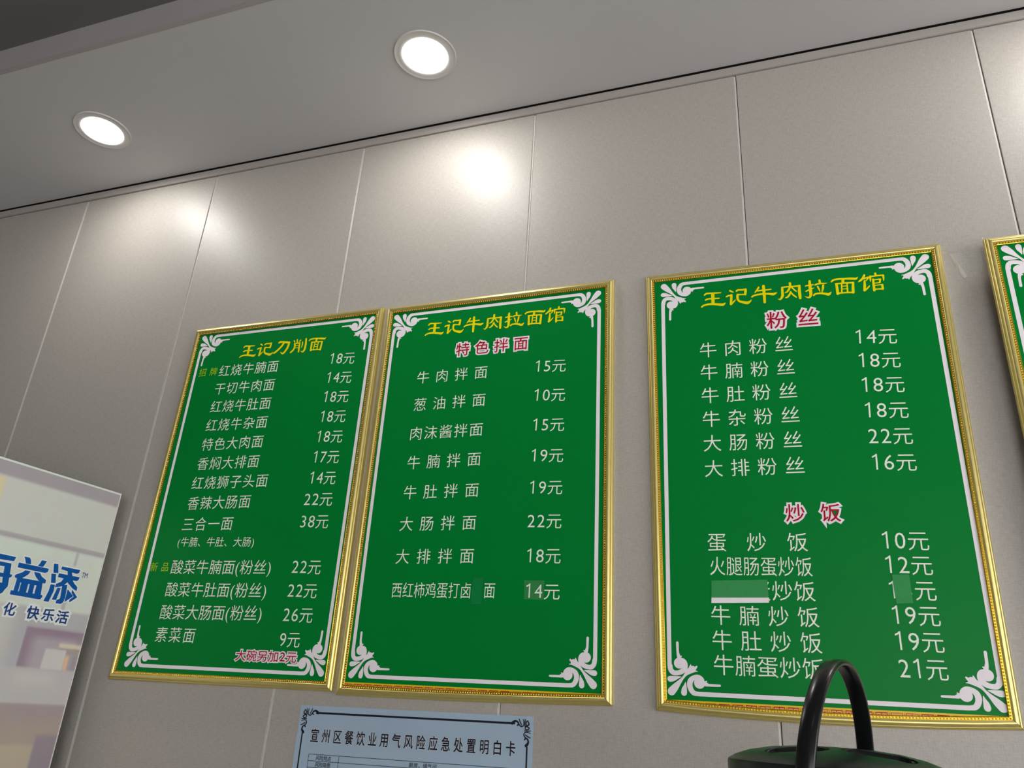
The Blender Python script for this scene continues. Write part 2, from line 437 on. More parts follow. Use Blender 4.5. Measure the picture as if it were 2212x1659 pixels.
# measured positions of the printed matter, in metres on each board's own surface
DATA = json.loads("""{"boards":[{"O":[0.6889,0.0,2.3605],"a":0.00072,"corners":[[-0.0006,-0.0021],[0.6785,-0.0042],[0.6814,1.0568],[-0.0149,1.0578]],"bars":[0.0286,0.6483,1.0191,0.0348],"text":[["招牌","cen",0.0641,0.1547,0.1051,0.1548,0.0293,"lime"],["红烧牛腩面","cen",0.1469,0.1559,0.3239,0.1568,0.0445,"w"],["18元","ext",0.5211,0.1508,0.6041,0.1545,0.0445,"w"],["干切牛肉面","cen",0.1446,0.2162,0.323,0.2172,0.0445,"w"],["14元","ext",0.5213,0.2119,0.6035,0.2153,0.0445,"w"],["红烧牛肚面","cen",0.1452,0.2755,0.3223,0.2768,0.0445,"w"],["18元","ext",0.5212,0.2722,0.6035,0.2753,0.0445,"w"],["红烧牛杂面","cen",0.144,0.3356,0.3231,0.3361,0.0445,"w"],["18元","ext",0.5214,0.3332,0.6037,0.3356,0.0445,"w"],["特色大肉面","cen",0.1446,0.3963,0.3217,0.3964,0.0445,"w"],["18元","ext",0.521,0.3937,0.6037,0.3962,0.0445,"w"],["香焖大排面","cen",0.144,0.4564,0.321,0.4563,0.0445,"w"],["17元","ext",0.5203,0.454,0.6026,0.4561,0.0445,"w"],["红烧狮子头面","cen",0.1401,0.5149,0.3632,0.5152,0.0445,"w"],["14元","ext",0.5199,0.5141,0.6022,0.5159,0.0445,"w"],["香辣大肠面","cen",0.1412,0.5754,0.3183,0.5744,0.0445,"w"],["22元","ext",0.5132,0.5746,0.602,0.5758,0.0445,"w"],["三合一面","cen",0.1389,0.6366,0.2734,0.6364,0.0445,"w"],["38元","ext",0.5137,0.6359,0.6001,0.637,0.0445,"w"],["(牛腩、牛肚、大肠)","ext",0.1174,0.687,0.3754,0.6893,0.0308,"w"],["新品","cen",0.0532,0.757,0.0922,0.7571,0.0271,"lime"],["酸菜牛腩面(粉丝)","ext",0.1149,0.7571,0.4448,0.7581,0.0445,"w"],["22元","ext",0.5105,0.7569,0.5987,0.758,0.0445,"w"],["酸菜牛肚面(粉丝)","ext",0.1135,0.8188,0.4431,0.8188,0.0445,"w"],["22元","ext",0.5095,0.8182,0.5975,0.8187,0.0445,"w"],["酸菜大肠面(粉丝)","ext",0.1123,0.8795,0.4417,0.8771,0.0445,"w"],["26元","ext",0.508,0.8794,0.5962,0.8793,0.0445,"w"],["素菜面","cen",0.1328,0.9381,0.2248,0.938,0.0445,"w"],["9元","ext",0.5099,0.9408,0.5699,0.9398,0.0445,"w"],["大碗另加2元","ext",0.3855,0.9827,0.5677,0.9822,0.0311,"red"]],"title":[[[0.2011,0.0815,0.0041],[0.2061,0.0776,0.0047],[0.2196,0.0783,0.0041],[0.2336,0.0791,0.0037],[0.2411,0.0791,0.0023]],
[[0.2034,0.0961,0.0041],[0.2083,0.0938,0.0045],[0.2191,0.0938,0.0041],[0.2357,0.0946,0.0037]],
[[0.2212,0.0801,0.0082],[0.2211,0.0934,0.008],[0.221,0.1085,0.0079]],
[[0.1931,0.1147,0.0041],[0.198,0.1111,0.0049],[0.2089,0.109,0.0053],[0.2218,0.1099,0.0058],[0.2346,0.1122,0.0064],[0.2441,0.1139,0.0075],[0.2484,0.1117,0.0046],[0.2512,0.1097,0.0016]],
[[0.2632,0.0763,0.0044],[0.2678,0.0794,0.0039],[0.2718,0.0816,0.0016]],
[[0.2545,0.0923,0.0044],[0.2583,0.0905,0.0044],[0.2658,0.0897,0.0044]],
[[0.2663,0.0893,0.0056],[0.2653,0.1024,0.0058],[0.2642,0.1148,0.0064]],
[[0.2647,0.1154,0.0046],[0.2697,0.1104,0.004],[0.2741,0.1053,0.0028],[0.2763,0.1033,0.0009]],
[[0.279,0.0795,0.0044],[0.2823,0.0768,0.0049],[0.2912,0.0773,0.0046],[0.3007,0.0772,0.0052]],
[[0.3013,0.0769,0.0052],[0.3004,0.0841,0.006],[0.2995,0.0915,0.0057]],
[[0.299,0.0914,0.0039],[0.2906,0.0906,0.0037],[0.2817,0.0899,0.0046]],
[[0.2814,0.0899,0.0055],[0.2806,0.0967,0.0058],[0.2816,0.1043,0.0053],[0.286,0.1098,0.0057],[0.2948,0.1133,0.0068],[0.303,0.1155,0.0082],[0.3084,0.1137,0.0057],[0.3122,0.1098,0.0025],[0.3139,0.1073,0.0007]],
[[0.3291,0.0789,0.0055],[0.3338,0.0766,0.0067],[0.3477,0.078,0.0064],[0.3664,0.0816,0.0075]],
[[0.3664,0.0821,0.0068],[0.3642,0.0967,0.0075],[0.3584,0.1088,0.0072],[0.3524,0.116,0.0066],[0.3472,0.1162,0.0045],[0.341,0.1113,0.0012]],
[[0.3481,0.0802,0.0068],[0.3402,0.0929,0.0068],[0.3303,0.1032,0.0069],[0.3226,0.1095,0.0066],[0.3173,0.1125,0.0051],[0.315,0.1127,0.003]],
[[0.394,0.075,0.0045],[0.3957,0.0858,0.0048]],
[[0.3834,0.0774,0.0045],[0.3865,0.082,0.0033]],
[[0.4056,0.0776,0.0045],[0.4022,0.0829,0.0021]],
[[0.3866,0.0863,0.0051],[0.3889,0.0978,0.0057],[0.3863,0.1074,0.0057],[0.3814,0.1125,0.0059],[0.3776,0.1157,0.0054]],
[[0.3869,0.0877,0.0039],[0.3957,0.0872,0.0042],[0.4052,0.0871,0.0045]],
[[0.4043,0.0874,0.0051],[0.4052,0.1023,0.0056],[0.4054,0.1163,0.005]],
[[0.3891,0.095,0.0022],[0.4045,0.0949,0.0022]],
[[0.389,0.1023,0.0022],[0.4045,0.1025,0.0022]],
[[0.4143,0.0842,0.0036],[0.4148,0.0934,0.0039],[0.4142,0.1032,0.0021]],
[[0.425,0.0747,0.0051],[0.4267,0.0918,0.0065],[0.4262,0.1086,0.0065],[0.4226,0.1166,0.0062],[0.4177,0.1175,0.0038],[0.4127,0.1142,0.0009]],
[[0.4376,0.082,0.0043],[0.4423,0.0784,0.0047],[0.452,0.0773,0.0047],[0.4663,0.078,0.0048],[0.4804,0.0796,0.006],[0.4898,0.0812,0.0057],[0.4928,0.0792,0.0036],[0.4952,0.0765,0.0008]],
[[0.4627,0.0805,0.0064],[0.4621,0.0864,0.0064]],
[[0.4475,0.0893,0.0053],[0.4482,0.1024,0.0062],[0.4484,0.116,0.0061]],
[[0.4466,0.0889,0.0043],[0.4605,0.0892,0.004],[0.4747,0.0898,0.004],[0.4841,0.0905,0.0044]],
[[0.4836,0.091,0.0051],[0.4823,0.1032,0.0058],[0.4815,0.1166,0.0061]],
[[0.4475,0.1151,0.0049],[0.458,0.1149,0.0038],[0.4721,0.1155,0.0038],[0.4815,0.1166,0.0042]],
[[0.459,0.0896,0.003],[0.4574,0.113,0.0034]],
[[0.4708,0.0905,0.0032],[0.4696,0.114,0.0036]],
[[0.4587,0.0972,0.0021],[0.4706,0.0976,0.0021]],
[[0.4585,0.1049,0.0021],[0.4703,0.1052,0.0021]]]},{"O":[1.3803,0.0,2.3567],"a":0.00514,"corners":[[-0.0003,-0.0035],[0.6752,-0.0049],[0.6749,1.0523],[-0.0061,1.0533]],"bars":[0.0292,0.6363,1.0149,0.0298],"text":[["特色拌面","cen",0.2525,0.1589,0.4219,0.1586,0.0466,"red"],["牛肉拌面","cen",0.14,0.2335,0.312,0.2337,0.0427,"w"],["15元","ext",0.4668,0.2315,0.5498,0.2355,0.0427,"w"],["葱油拌面","cen",0.1398,0.3145,0.3122,0.3144,0.0427,"w"],["10元","ext",0.4671,0.3141,0.5503,0.3182,0.0427,"w"],["肉沫酱拌面","cen",0.1369,0.3983,0.3109,0.398,0.0427,"w"],["15元","ext",0.4672,0.3963,0.5502,0.3997,0.0427,"w"],["牛腩拌面","cen",0.1395,0.4804,0.3115,0.4791,0.0427,"w"],["19元","ext",0.467,0.4785,0.5501,0.4815,0.0427,"w"],["牛肚拌面","cen",0.1385,0.5615,0.3121,0.5615,0.0427,"w"],["19元","ext",0.4666,0.5615,0.55,0.5634,0.0427,"w"],["大肠拌面","cen",0.1374,0.6449,0.3113,0.6449,0.0427,"w"],["22元","ext",0.4644,0.6454,0.5504,0.6471,0.0427,"w"],["大排拌面","cen",0.1369,0.7283,0.3121,0.728,0.0427,"w"],["18元","ext",0.4673,0.7296,0.5509,0.7305,0.0427,"w"],["西红柿鸡蛋打卤","ext",0.1175,0.811,0.3291,0.8114,0.0427,"w"],["面","ext",0.3632,0.8105,0.3912,0.8108,0.0427,"w"],["14","ext",0.4689,0.812,0.5078,0.8122,0.0427,"w"],["元","ext",0.5129,0.8129,0.5511,0.8131,0.0427,"w"]],"title":[[[0.1399,0.0699,0.004],[0.1448,0.0662,0.0046],[0.158,0.0668,0.004],[0.1716,0.0677,0.0036],[0.1789,0.0677,0.0023]],
[[0.1421,0.0842,0.004],[0.1469,0.0819,0.0043],[0.1574,0.0819,0.004],[0.1736,0.0828,0.0036]],
[[0.1595,0.0686,0.008],[0.1593,0.0816,0.0077],[0.1592,0.0963,0.0077]],
[[0.1321,0.1022,0.004],[0.1369,0.0988,0.0048],[0.1475,0.0967,0.0051],[0.16,0.0976,0.0057],[0.1724,0.0999,0.0062],[0.1817,0.1016,0.0073],[0.1859,0.0994,0.0045],[0.1886,0.0975,0.0016]],
[[0.2003,0.0651,0.0043],[0.2048,0.0681,0.0038],[0.2087,0.0702,0.0016]],
[[0.1919,0.0806,0.0043],[0.1956,0.0789,0.0043],[0.2028,0.078,0.0043]],
[[0.2034,0.0777,0.0054],[0.2023,0.0904,0.0056],[0.2012,0.1024,0.0063]],
[[0.2017,0.1031,0.0045],[0.2066,0.0982,0.0039],[0.2109,0.0933,0.0027],[0.213,0.0914,0.0009]],
[[0.2157,0.0682,0.0043],[0.2189,0.0656,0.0047],[0.2276,0.0661,0.0045],[0.2369,0.066,0.005]],
[[0.2374,0.0657,0.005],[0.2365,0.0727,0.0058],[0.2356,0.0799,0.0056]],
[[0.2351,0.0798,0.0038],[0.227,0.0791,0.0036],[0.2183,0.0784,0.0045]],
[[0.218,0.0783,0.0054],[0.2173,0.0849,0.0056],[0.2181,0.0923,0.0051],[0.2225,0.0977,0.0056],[0.231,0.1011,0.0067],[0.239,0.1033,0.008],[0.2442,0.1015,0.0055],[0.2479,0.0977,0.0024],[0.2496,0.0953,0.0007]],
[[0.2675,0.0641,0.0045],[0.2641,0.0701,0.0044],[0.2603,0.075,0.0036],[0.2576,0.0783,0.0013]],
[[0.2649,0.0738,0.0038],[0.2741,0.0735,0.004],[0.2862,0.0734,0.0035],[0.2952,0.0731,0.0031]],
[[0.251,0.0884,0.0042],[0.2562,0.0854,0.0047],[0.2674,0.0838,0.0046],[0.2795,0.0838,0.005],[0.2904,0.0852,0.0055],[0.2993,0.0871,0.0066],[0.3044,0.0854,0.0049],[0.3083,0.0837,0.0013]],
[[0.2786,0.0621,0.0067],[0.2788,0.0755,0.0069],[0.279,0.0913,0.0066],[0.2789,0.1068,0.0057]],
[[0.3388,0.062,0.0057],[0.3388,0.0681,0.0055]],
[[0.3207,0.0718,0.0049],[0.3204,0.0844,0.0057],[0.3203,0.0927,0.006],[0.3174,0.0995,0.0052],[0.3137,0.1029,0.0039],[0.3095,0.101,0.0009]],
[[0.3203,0.0713,0.0039],[0.3292,0.0708,0.0037],[0.3391,0.0711,0.0037],[0.3472,0.0715,0.0037],[0.3568,0.0716,0.0049]],
[[0.3595,0.0712,0.0054],[0.3585,0.0842,0.0065],[0.3586,0.0961,0.0067],[0.3589,0.105,0.0059]],
[[0.3392,0.0699,0.0044],[0.3357,0.0779,0.0049],[0.3313,0.0839,0.0044],[0.3267,0.0863,0.0024]],
[[0.341,0.0725,0.0033],[0.345,0.0779,0.0035],[0.3491,0.0832,0.0035],[0.3518,0.0859,0.0027]],
[[0.3391,0.0855,0.0039],[0.3356,0.0934,0.0049],[0.3313,0.0982,0.0043],[0.3267,0.1001,0.0024]],
[[0.3399,0.088,0.0033],[0.3434,0.0938,0.0037],[0.3475,0.0984,0.0037],[0.3502,0.1012,0.003]],
[[0.3827,0.0622,0.0054],[0.3826,0.0754,0.0065],[0.3829,0.0897,0.007],[0.3826,0.0991,0.0064],[0.3792,0.1052,0.0048],[0.3739,0.1046,0.0027],[0.3694,0.101,0.0006]],
[[0.3729,0.0741,0.003],[0.3784,0.073,0.0037],[0.3901,0.0728,0.0032]],
[[0.3728,0.0884,0.0032],[0.3783,0.0862,0.0039],[0.3853,0.0835,0.0034],[0.3913,0.0813,0.0011]],
[[0.4045,0.0627,0.0052],[0.4049,0.0687,0.0049]],
[[0.3943,0.0739,0.0039],[0.3999,0.0716,0.0041],[0.4095,0.0717,0.0039],[0.4152,0.0724,0.0032],[0.4206,0.0717,0.0009]],
[[0.3993,0.0787,0.0036],[0.4012,0.0849,0.0036],[0.4033,0.0934,0.0013]],
[[0.4115,0.0767,0.0045],[0.4103,0.0848,0.0048],[0.4075,0.0945,0.0026]],
[[0.3892,0.1011,0.0043],[0.3928,0.098,0.0045],[0.4034,0.0976,0.0048],[0.4128,0.0999,0.0058],[0.4212,0.1027,0.0063],[0.4248,0.0996,0.0042],[0.4276,0.097,0.0011]],
[[0.4303,0.0696,0.0043],[0.435,0.0661,0.0047],[0.4446,0.065,0.0047],[0.4588,0.0657,0.0048],[0.4729,0.0672,0.0059],[0.4821,0.0687,0.0057],[0.4851,0.0668,0.0036],[0.4875,0.0641,0.0008]],
[[0.4553,0.0682,0.0064],[0.4547,0.074,0.0063]],
[[0.4402,0.0768,0.0053],[0.4409,0.0899,0.0061],[0.441,0.1034,0.0061]],
[[0.4393,0.0765,0.0042],[0.453,0.0767,0.004],[0.4671,0.0774,0.004],[0.4765,0.078,0.0044]],
[[0.476,0.0785,0.005],[0.4748,0.0907,0.0058],[0.4739,0.104,0.006]],
[[0.4402,0.1025,0.0048],[0.4506,0.1023,0.0038],[0.4647,0.1028,0.0038],[0.4739,0.104,0.0042]],
[[0.4516,0.0771,0.003],[0.45,0.1004,0.0034]],
[[0.4633,0.0781,0.0032],[0.4622,0.1014,0.0036]],
[[0.4513,0.0848,0.0021],[0.4631,0.0851,0.0021]],
[[0.4511,0.0924,0.0021],[0.4628,0.0927,0.0021]],
[[0.5016,0.0613,0.0046],[0.4986,0.068,0.005],[0.4938,0.0732,0.0046],[0.4898,0.0762,0.004],[0.4878,0.0777,0.0021]],
[[0.4997,0.0711,0.0031],[0.5045,0.0693,0.0036],[0.5093,0.0682,0.0038]],
[[0.5093,0.0682,0.0036],[0.5069,0.0732,0.0033],[0.5028,0.0773,0.0013]],
[[0.5005,0.0764,0.0038],[0.5,0.0881,0.0054],[0.4982,0.1018,0.0056]],
[[0.4988,0.1019,0.0039],[0.5039,0.0979,0.0037],[0.5086,0.0927,0.0025],[0.5105,0.09,0.0006]],
[[0.525,0.0603,0.005],[0.5253,0.0662,0.0046]],
[[0.5137,0.0664,0.0047],[0.5178,0.067,0.0038],[0.5271,0.0665,0.0035],[0.5409,0.0672,0.0041]],
[[0.5136,0.067,0.005],[0.5133,0.0746,0.0035],[0.5128,0.0804,0.001]],
[[0.5408,0.0677,0.0047],[0.541,0.0748,0.0035],[0.5404,0.0814,0.0012]],
[[0.5188,0.0748,0.0044],[0.5186,0.0893,0.0052],[0.5184,0.1043,0.0051]],
[[0.5186,0.0767,0.0031],[0.5261,0.0763,0.0031],[0.5339,0.0764,0.0037]],
[[0.5336,0.0767,0.0041],[0.532,0.0846,0.0039]],
[[0.5195,0.0853,0.0025],[0.526,0.0854,0.0027],[0.5325,0.085,0.0027]],
[[0.5207,0.0913,0.0027],[0.529,0.0912,0.0025],[0.5364,0.0914,0.0035]],
[[0.5363,0.0916,0.0045],[0.5362,0.1025,0.0049]],
[[0.5196,0.1016,0.0041],[0.5279,0.1016,0.0033],[0.536,0.1025,0.0043]]]},{"O":[2.1525,0.0,2.3541],"a":-0.00092,"corners":[[-0.011,-0.0083],[0.682,-0.0039],[0.6743,1.047],[0.0037,1.048]],"bars":[0.0264,0.6494,1.0135,0.0325],"text":[["粉丝","cen",0.3056,0.1574,0.3765,0.1584,0.0542,"red"],["牛肉粉丝","cen",0.1407,0.2219,0.3168,0.2235,0.0464,"w"],["14元","ext",0.4753,0.2215,0.5617,0.2269,0.0464,"w"],["牛腩粉丝","cen",0.1405,0.2821,0.3167,0.2839,0.0464,"w"],["18元","ext",0.4757,0.2818,0.5619,0.2868,0.0464,"w"],["牛肚粉丝","cen",0.1406,0.3431,0.3173,0.3441,0.0464,"w"],["18元","ext",0.4758,0.3428,0.5623,0.3472,0.0464,"w"],["牛杂粉丝","cen",0.1411,0.4035,0.3177,0.4045,0.0464,"w"],["18元","ext",0.4756,0.4046,0.5626,0.4085,0.0464,"w"],["大肠粉丝","cen",0.1411,0.4644,0.318,0.465,0.0464,"w"],["22元","ext",0.4757,0.4655,0.5632,0.4689,0.0464,"w"],["大排粉丝","cen",0.1418,0.526,0.3184,0.526,0.0464,"w"],["16元","ext",0.4768,0.5257,0.5629,0.5287,0.0464,"w"],["炒饭","cen",0.3108,0.6341,0.3829,0.635,0.0463,"red"],["蛋炒饭","cen",0.1417,0.6966,0.3104,0.6978,0.0464,"w"],["10元","ext",0.4772,0.6958,0.5639,0.6978,0.0464,"w"],["火腿肠蛋炒饭","ext",0.1246,0.7487,0.3358,0.7506,0.0464,"w"],["12元","ext",0.4776,0.7462,0.5638,0.7477,0.0464,"w"],["蛋炒饭","cen",0.2273,0.801,0.3167,0.8016,0.0464,"w"],["15元","ext",0.4784,0.7971,0.5635,0.798,0.0464,"w"],["牛腩炒饭","cen",0.1431,0.8534,0.3195,0.8538,0.0464,"w"],["19元","ext",0.4783,0.8465,0.5639,0.8471,0.0464,"w"],["牛肚炒饭","cen",0.1438,0.9044,0.3206,0.9047,0.0464,"w"],["19元","ext",0.478,0.8963,0.5636,0.8967,0.0464,"w"],["牛腩蛋炒饭","cen",0.1447,0.9541,0.3206,0.955,0.0464,"w"],["21元","ext",0.4778,0.9474,0.5634,0.9472,0.0464,"w"]],"title":[[[0.1378,0.0671,0.0041],[0.1429,0.0633,0.0047],[0.1564,0.064,0.0041],[0.1705,0.0649,0.0038],[0.178,0.065,0.0023]],
[[0.14,0.0818,0.0041],[0.145,0.0795,0.0045],[0.1558,0.0796,0.0041],[0.1725,0.0806,0.0037]],
[[0.158,0.0659,0.0082],[0.1578,0.0792,0.008],[0.1576,0.0944,0.0079]],
[[0.1296,0.1005,0.0041],[0.1346,0.0969,0.0049],[0.1455,0.0948,0.0053],[0.1584,0.0957,0.0058],[0.1712,0.0982,0.0064],[0.1808,0.1,0.0075],[0.1851,0.0978,0.0046],[0.1879,0.0958,0.0016]],
[[0.2002,0.0624,0.0044],[0.2048,0.0655,0.004],[0.2088,0.0677,0.0016]],
[[0.1914,0.0784,0.0044],[0.1952,0.0766,0.0044],[0.2027,0.0758,0.0044]],
[[0.2033,0.0754,0.0056],[0.2021,0.0885,0.0058],[0.201,0.1009,0.0065]],
[[0.2015,0.1016,0.0046],[0.2065,0.0966,0.004],[0.211,0.0915,0.0028],[0.2132,0.0895,0.0009]],
[[0.216,0.0657,0.0044],[0.2193,0.063,0.0049],[0.2283,0.0635,0.0046],[0.2379,0.0635,0.0052]],
[[0.2384,0.0632,0.0052],[0.2375,0.0704,0.006],[0.2365,0.0778,0.0058]],
[[0.236,0.0777,0.0039],[0.2276,0.0769,0.0037],[0.2187,0.0761,0.0046]],
[[0.2183,0.0761,0.0056],[0.2176,0.0829,0.0058],[0.2184,0.0906,0.0053],[0.2229,0.0961,0.0057],[0.2317,0.0997,0.0069],[0.2399,0.102,0.0082],[0.2453,0.1001,0.0057],[0.2492,0.0963,0.0025],[0.2509,0.0937,0.0007]],
[[0.2695,0.0617,0.0046],[0.266,0.0677,0.0046],[0.262,0.0729,0.0037],[0.2592,0.0763,0.0014]],
[[0.2668,0.0716,0.0039],[0.2762,0.0713,0.0041],[0.2887,0.0713,0.0036],[0.2981,0.071,0.0032]],
[[0.2523,0.0867,0.0043],[0.2577,0.0836,0.0048],[0.2693,0.082,0.0048],[0.2818,0.082,0.0051],[0.2931,0.0835,0.0057],[0.3022,0.0855,0.0068],[0.3075,0.0837,0.0051],[0.3115,0.082,0.0014]],
[[0.2809,0.0596,0.0069],[0.2811,0.0735,0.0071],[0.2813,0.0897,0.0068],[0.2811,0.1058,0.0059]],
[[0.3431,0.0597,0.0059],[0.3431,0.066,0.0056]],
[[0.3244,0.0697,0.0051],[0.324,0.0827,0.0059],[0.3239,0.0914,0.0062],[0.3208,0.0984,0.0054],[0.317,0.1018,0.004],[0.3128,0.0998,0.0009]],
[[0.3239,0.0693,0.0041],[0.3332,0.0688,0.0038],[0.3434,0.0691,0.0038],[0.3517,0.0696,0.0038],[0.3617,0.0697,0.005]],
[[0.3644,0.0693,0.0056],[0.3633,0.0827,0.0067],[0.3634,0.095,0.0069],[0.3636,0.1042,0.0061]],
[[0.3435,0.0679,0.0045],[0.3398,0.0761,0.0051],[0.3353,0.0823,0.0045],[0.3305,0.0848,0.0025]],
[[0.3453,0.0706,0.0034],[0.3495,0.0761,0.0036],[0.3536,0.0816,0.0036],[0.3564,0.0844,0.0028]],
[[0.3433,0.084,0.004],[0.3396,0.0921,0.005],[0.3352,0.0971,0.0045],[0.3305,0.099,0.0025]],
[[0.3441,0.0865,0.0034],[0.3477,0.0925,0.0038],[0.3519,0.0974,0.0038],[0.3547,0.1002,0.0031]],
[[0.3884,0.0601,0.0056],[0.3882,0.0737,0.0067],[0.3885,0.0885,0.0072],[0.3882,0.0982,0.0066],[0.3846,0.1045,0.005],[0.3792,0.1038,0.0028],[0.3745,0.1001,0.0007]],
[[0.3783,0.0724,0.0031],[0.3839,0.0713,0.0038],[0.396,0.071,0.0033]],
[[0.3781,0.0871,0.0033],[0.3838,0.0848,0.004],[0.391,0.0821,0.0035],[0.3972,0.0798,0.0011]],
[[0.4109,0.0607,0.0053],[0.4113,0.0669,0.0051]],
[[0.4004,0.0722,0.004],[0.4061,0.0699,0.0042],[0.416,0.07,0.004],[0.4219,0.0708,0.0033],[0.4275,0.07,0.0009]],
[[0.4054,0.0772,0.0038],[0.4074,0.0836,0.0038],[0.4096,0.0924,0.0013]],
[[0.4181,0.0752,0.0046],[0.4168,0.0836,0.005],[0.4139,0.0936,0.0026]],
[[0.395,0.1003,0.0044],[0.3987,0.0971,0.0046],[0.4097,0.0967,0.0049],[0.4194,0.0991,0.006],[0.428,0.1021,0.0065],[0.4317,0.0989,0.0044],[0.4346,0.0962,0.0011]],
[[0.4375,0.068,0.0044],[0.4423,0.0643,0.0048],[0.4523,0.0632,0.0048],[0.4669,0.064,0.0049],[0.4814,0.0656,0.0061],[0.491,0.0672,0.0059],[0.4941,0.0652,0.0037],[0.4965,0.0625,0.0009]],
[[0.4633,0.0665,0.0066],[0.4627,0.0726,0.0065]],
[[0.4477,0.0754,0.0055],[0.4483,0.0889,0.0063],[0.4485,0.1029,0.0063]],
[[0.4467,0.0751,0.0044],[0.4609,0.0754,0.0041],[0.4755,0.0761,0.0041],[0.4852,0.0768,0.0046]],
[[0.4846,0.0773,0.0052],[0.4833,0.0899,0.0059],[0.4824,0.1036,0.0062]],
[[0.4476,0.1019,0.005],[0.4583,0.1017,0.0039],[0.4728,0.1024,0.0039],[0.4824,0.1036,0.0043]],
[[0.4594,0.0758,0.0031],[0.4577,0.0998,0.0035]],
[[0.4715,0.0768,0.0033],[0.4703,0.1008,0.0037]],
[[0.4591,0.0837,0.0022],[0.4713,0.084,0.0022]],
[[0.4589,0.0915,0.0022],[0.471,0.0919,0.0022]],
[[0.5112,0.0596,0.0048],[0.508,0.0665,0.0052],[0.5031,0.0719,0.0048],[0.4989,0.075,0.0041],[0.4968,0.0765,0.0022]],
[[0.5091,0.0697,0.0032],[0.5141,0.0679,0.0037],[0.519,0.0668,0.0039]],
[[0.519,0.0668,0.0037],[0.5166,0.0719,0.0034],[0.5123,0.0762,0.0013]],
[[0.51,0.0753,0.0039],[0.5093,0.0873,0.0056],[0.5074,0.1014,0.0058]],
[[0.5081,0.1015,0.0041],[0.5133,0.0974,0.0039],[0.5182,0.092,0.0026],[0.5202,0.0893,0.0006]],
[[0.5353,0.0587,0.0052],[0.5356,0.0648,0.0047]],
[[0.5236,0.065,0.0049],[0.5278,0.0656,0.0039],[0.5375,0.0651,0.0037],[0.5517,0.0658,0.0043]],
[[0.5235,0.0656,0.0052],[0.5231,0.0734,0.0037],[0.5227,0.0794,0.0011]],
[[0.5516,0.0664,0.0048],[0.5517,0.0737,0.0036],[0.5511,0.0806,0.0013]],
[[0.5289,0.0736,0.0045],[0.5286,0.0886,0.0053],[0.5283,0.1041,0.0053]],
[[0.5286,0.0756,0.0032],[0.5363,0.0752,0.0032],[0.5444,0.0753,0.0038]],
[[0.5441,0.0756,0.0043],[0.5425,0.0838,0.0041]],
[[0.5295,0.0845,0.0026],[0.5362,0.0846,0.0028],[0.5429,0.0843,0.0028]],
[[0.5308,0.0907,0.0028],[0.5393,0.0906,0.0026],[0.5469,0.0908,0.0036]],
[[0.5469,0.091,0.0047],[0.5467,0.1023,0.0051]],
[[0.5296,0.1013,0.0043],[0.5381,0.1013,0.0034],[0.5465,0.1023,0.0044]]]}],"orn":[[[0.0581,0.0002,0.0085],[0.0495,0.0016,0.0098],[0.0438,0.008,0.0106],[0.0413,0.0176,0.0113],[0.0441,0.0266,0.011],[0.0519,0.0325,0.0089],[0.0603,0.0336,0.008],[0.0673,0.0296,0.0063],[0.0706,0.0245,0.0034]],
[[0.0707,0.0202,0.0069],[0.0766,0.0191,0.0075],[0.0808,0.0182,0.0051],[0.0924,0.0181,0.0048],[0.1028,0.0182,0.0043]],
[[0.0735,0.0236,0.0034],[0.0759,0.0252,0.0025]],
[[0.0009,0.0539,0.0106],[0.0026,0.0455,0.0104],[0.0081,0.04,0.0102],[0.0166,0.0398,0.0098],[0.0251,0.0427,0.0101],[0.0312,0.049,0.0114],[0.0328,0.0578,0.0105],[0.03,0.0647,0.008],[0.0235,0.0676,0.0057]],
[[0.0209,0.0691,0.008],[0.0191,0.0756,0.0068],[0.0179,0.0828,0.0055],[0.0174,0.1008,0.0057]],
[[0.0224,0.0718,0.0046],[0.0253,0.0737,0.0027]],
[[0.0033,0.0027,0.0164],[0.0118,0.0121,0.0137],[0.0202,0.0217,0.0083],[0.0275,0.0301,0.0048],[0.0332,0.037,0.006],[0.041,0.0441,0.0114],[0.0483,0.0484,0.0137]],
[[0.0453,0.0434,0.0057],[0.0516,0.0448,0.0041],[0.059,0.0441,0.0007]],
[[0.0494,0.0488,0.0068],[0.0541,0.0512,0.0052],[0.0568,0.0538,0.0034]],
[[0.043,0.0492,0.0068],[0.044,0.0542,0.0041],[0.0447,0.0582,0.0007]],
[[0.0292,0.0011,0.0122],[0.0299,0.008,0.0107],[0.0316,0.0145,0.0064],[0.033,0.0221,0.0012]],
[[0.0007,0.0273,0.0118],[0.0072,0.0281,0.0107],[0.0157,0.0304,0.006],[0.0237,0.0323,0.0012]]],"ornp":[[0.0297,0.0297],[0.038,0.0376],[0.0485,0.0432],[0.0595,0.0439],[0.0562,0.0487],[0.0579,0.0547],[0.055,0.0571],[0.0497,0.0556],[0.0446,0.0586],[0.0419,0.0503],[0.0379,0.0425],[0.0306,0.0335]],"balls":[[0.0617,0.0217,0.0119],[0.0203,0.0593,0.0114]],"patch3":[[[0.1267,0.7808],[0.2433,0.7783],[0.2437,0.8261],[0.1248,0.8286]],
[[0.1256,0.8172],[0.2441,0.8157],[0.2437,0.8261],[0.1248,0.8286]],
[[0.4869,0.7667],[0.5188,0.7663],[0.5192,0.8227],[0.4886,0.8245]]],"patch2":[[[0.3326,0.7816],[0.3602,0.7816],[0.3582,0.8432],[0.3305,0.8435]],
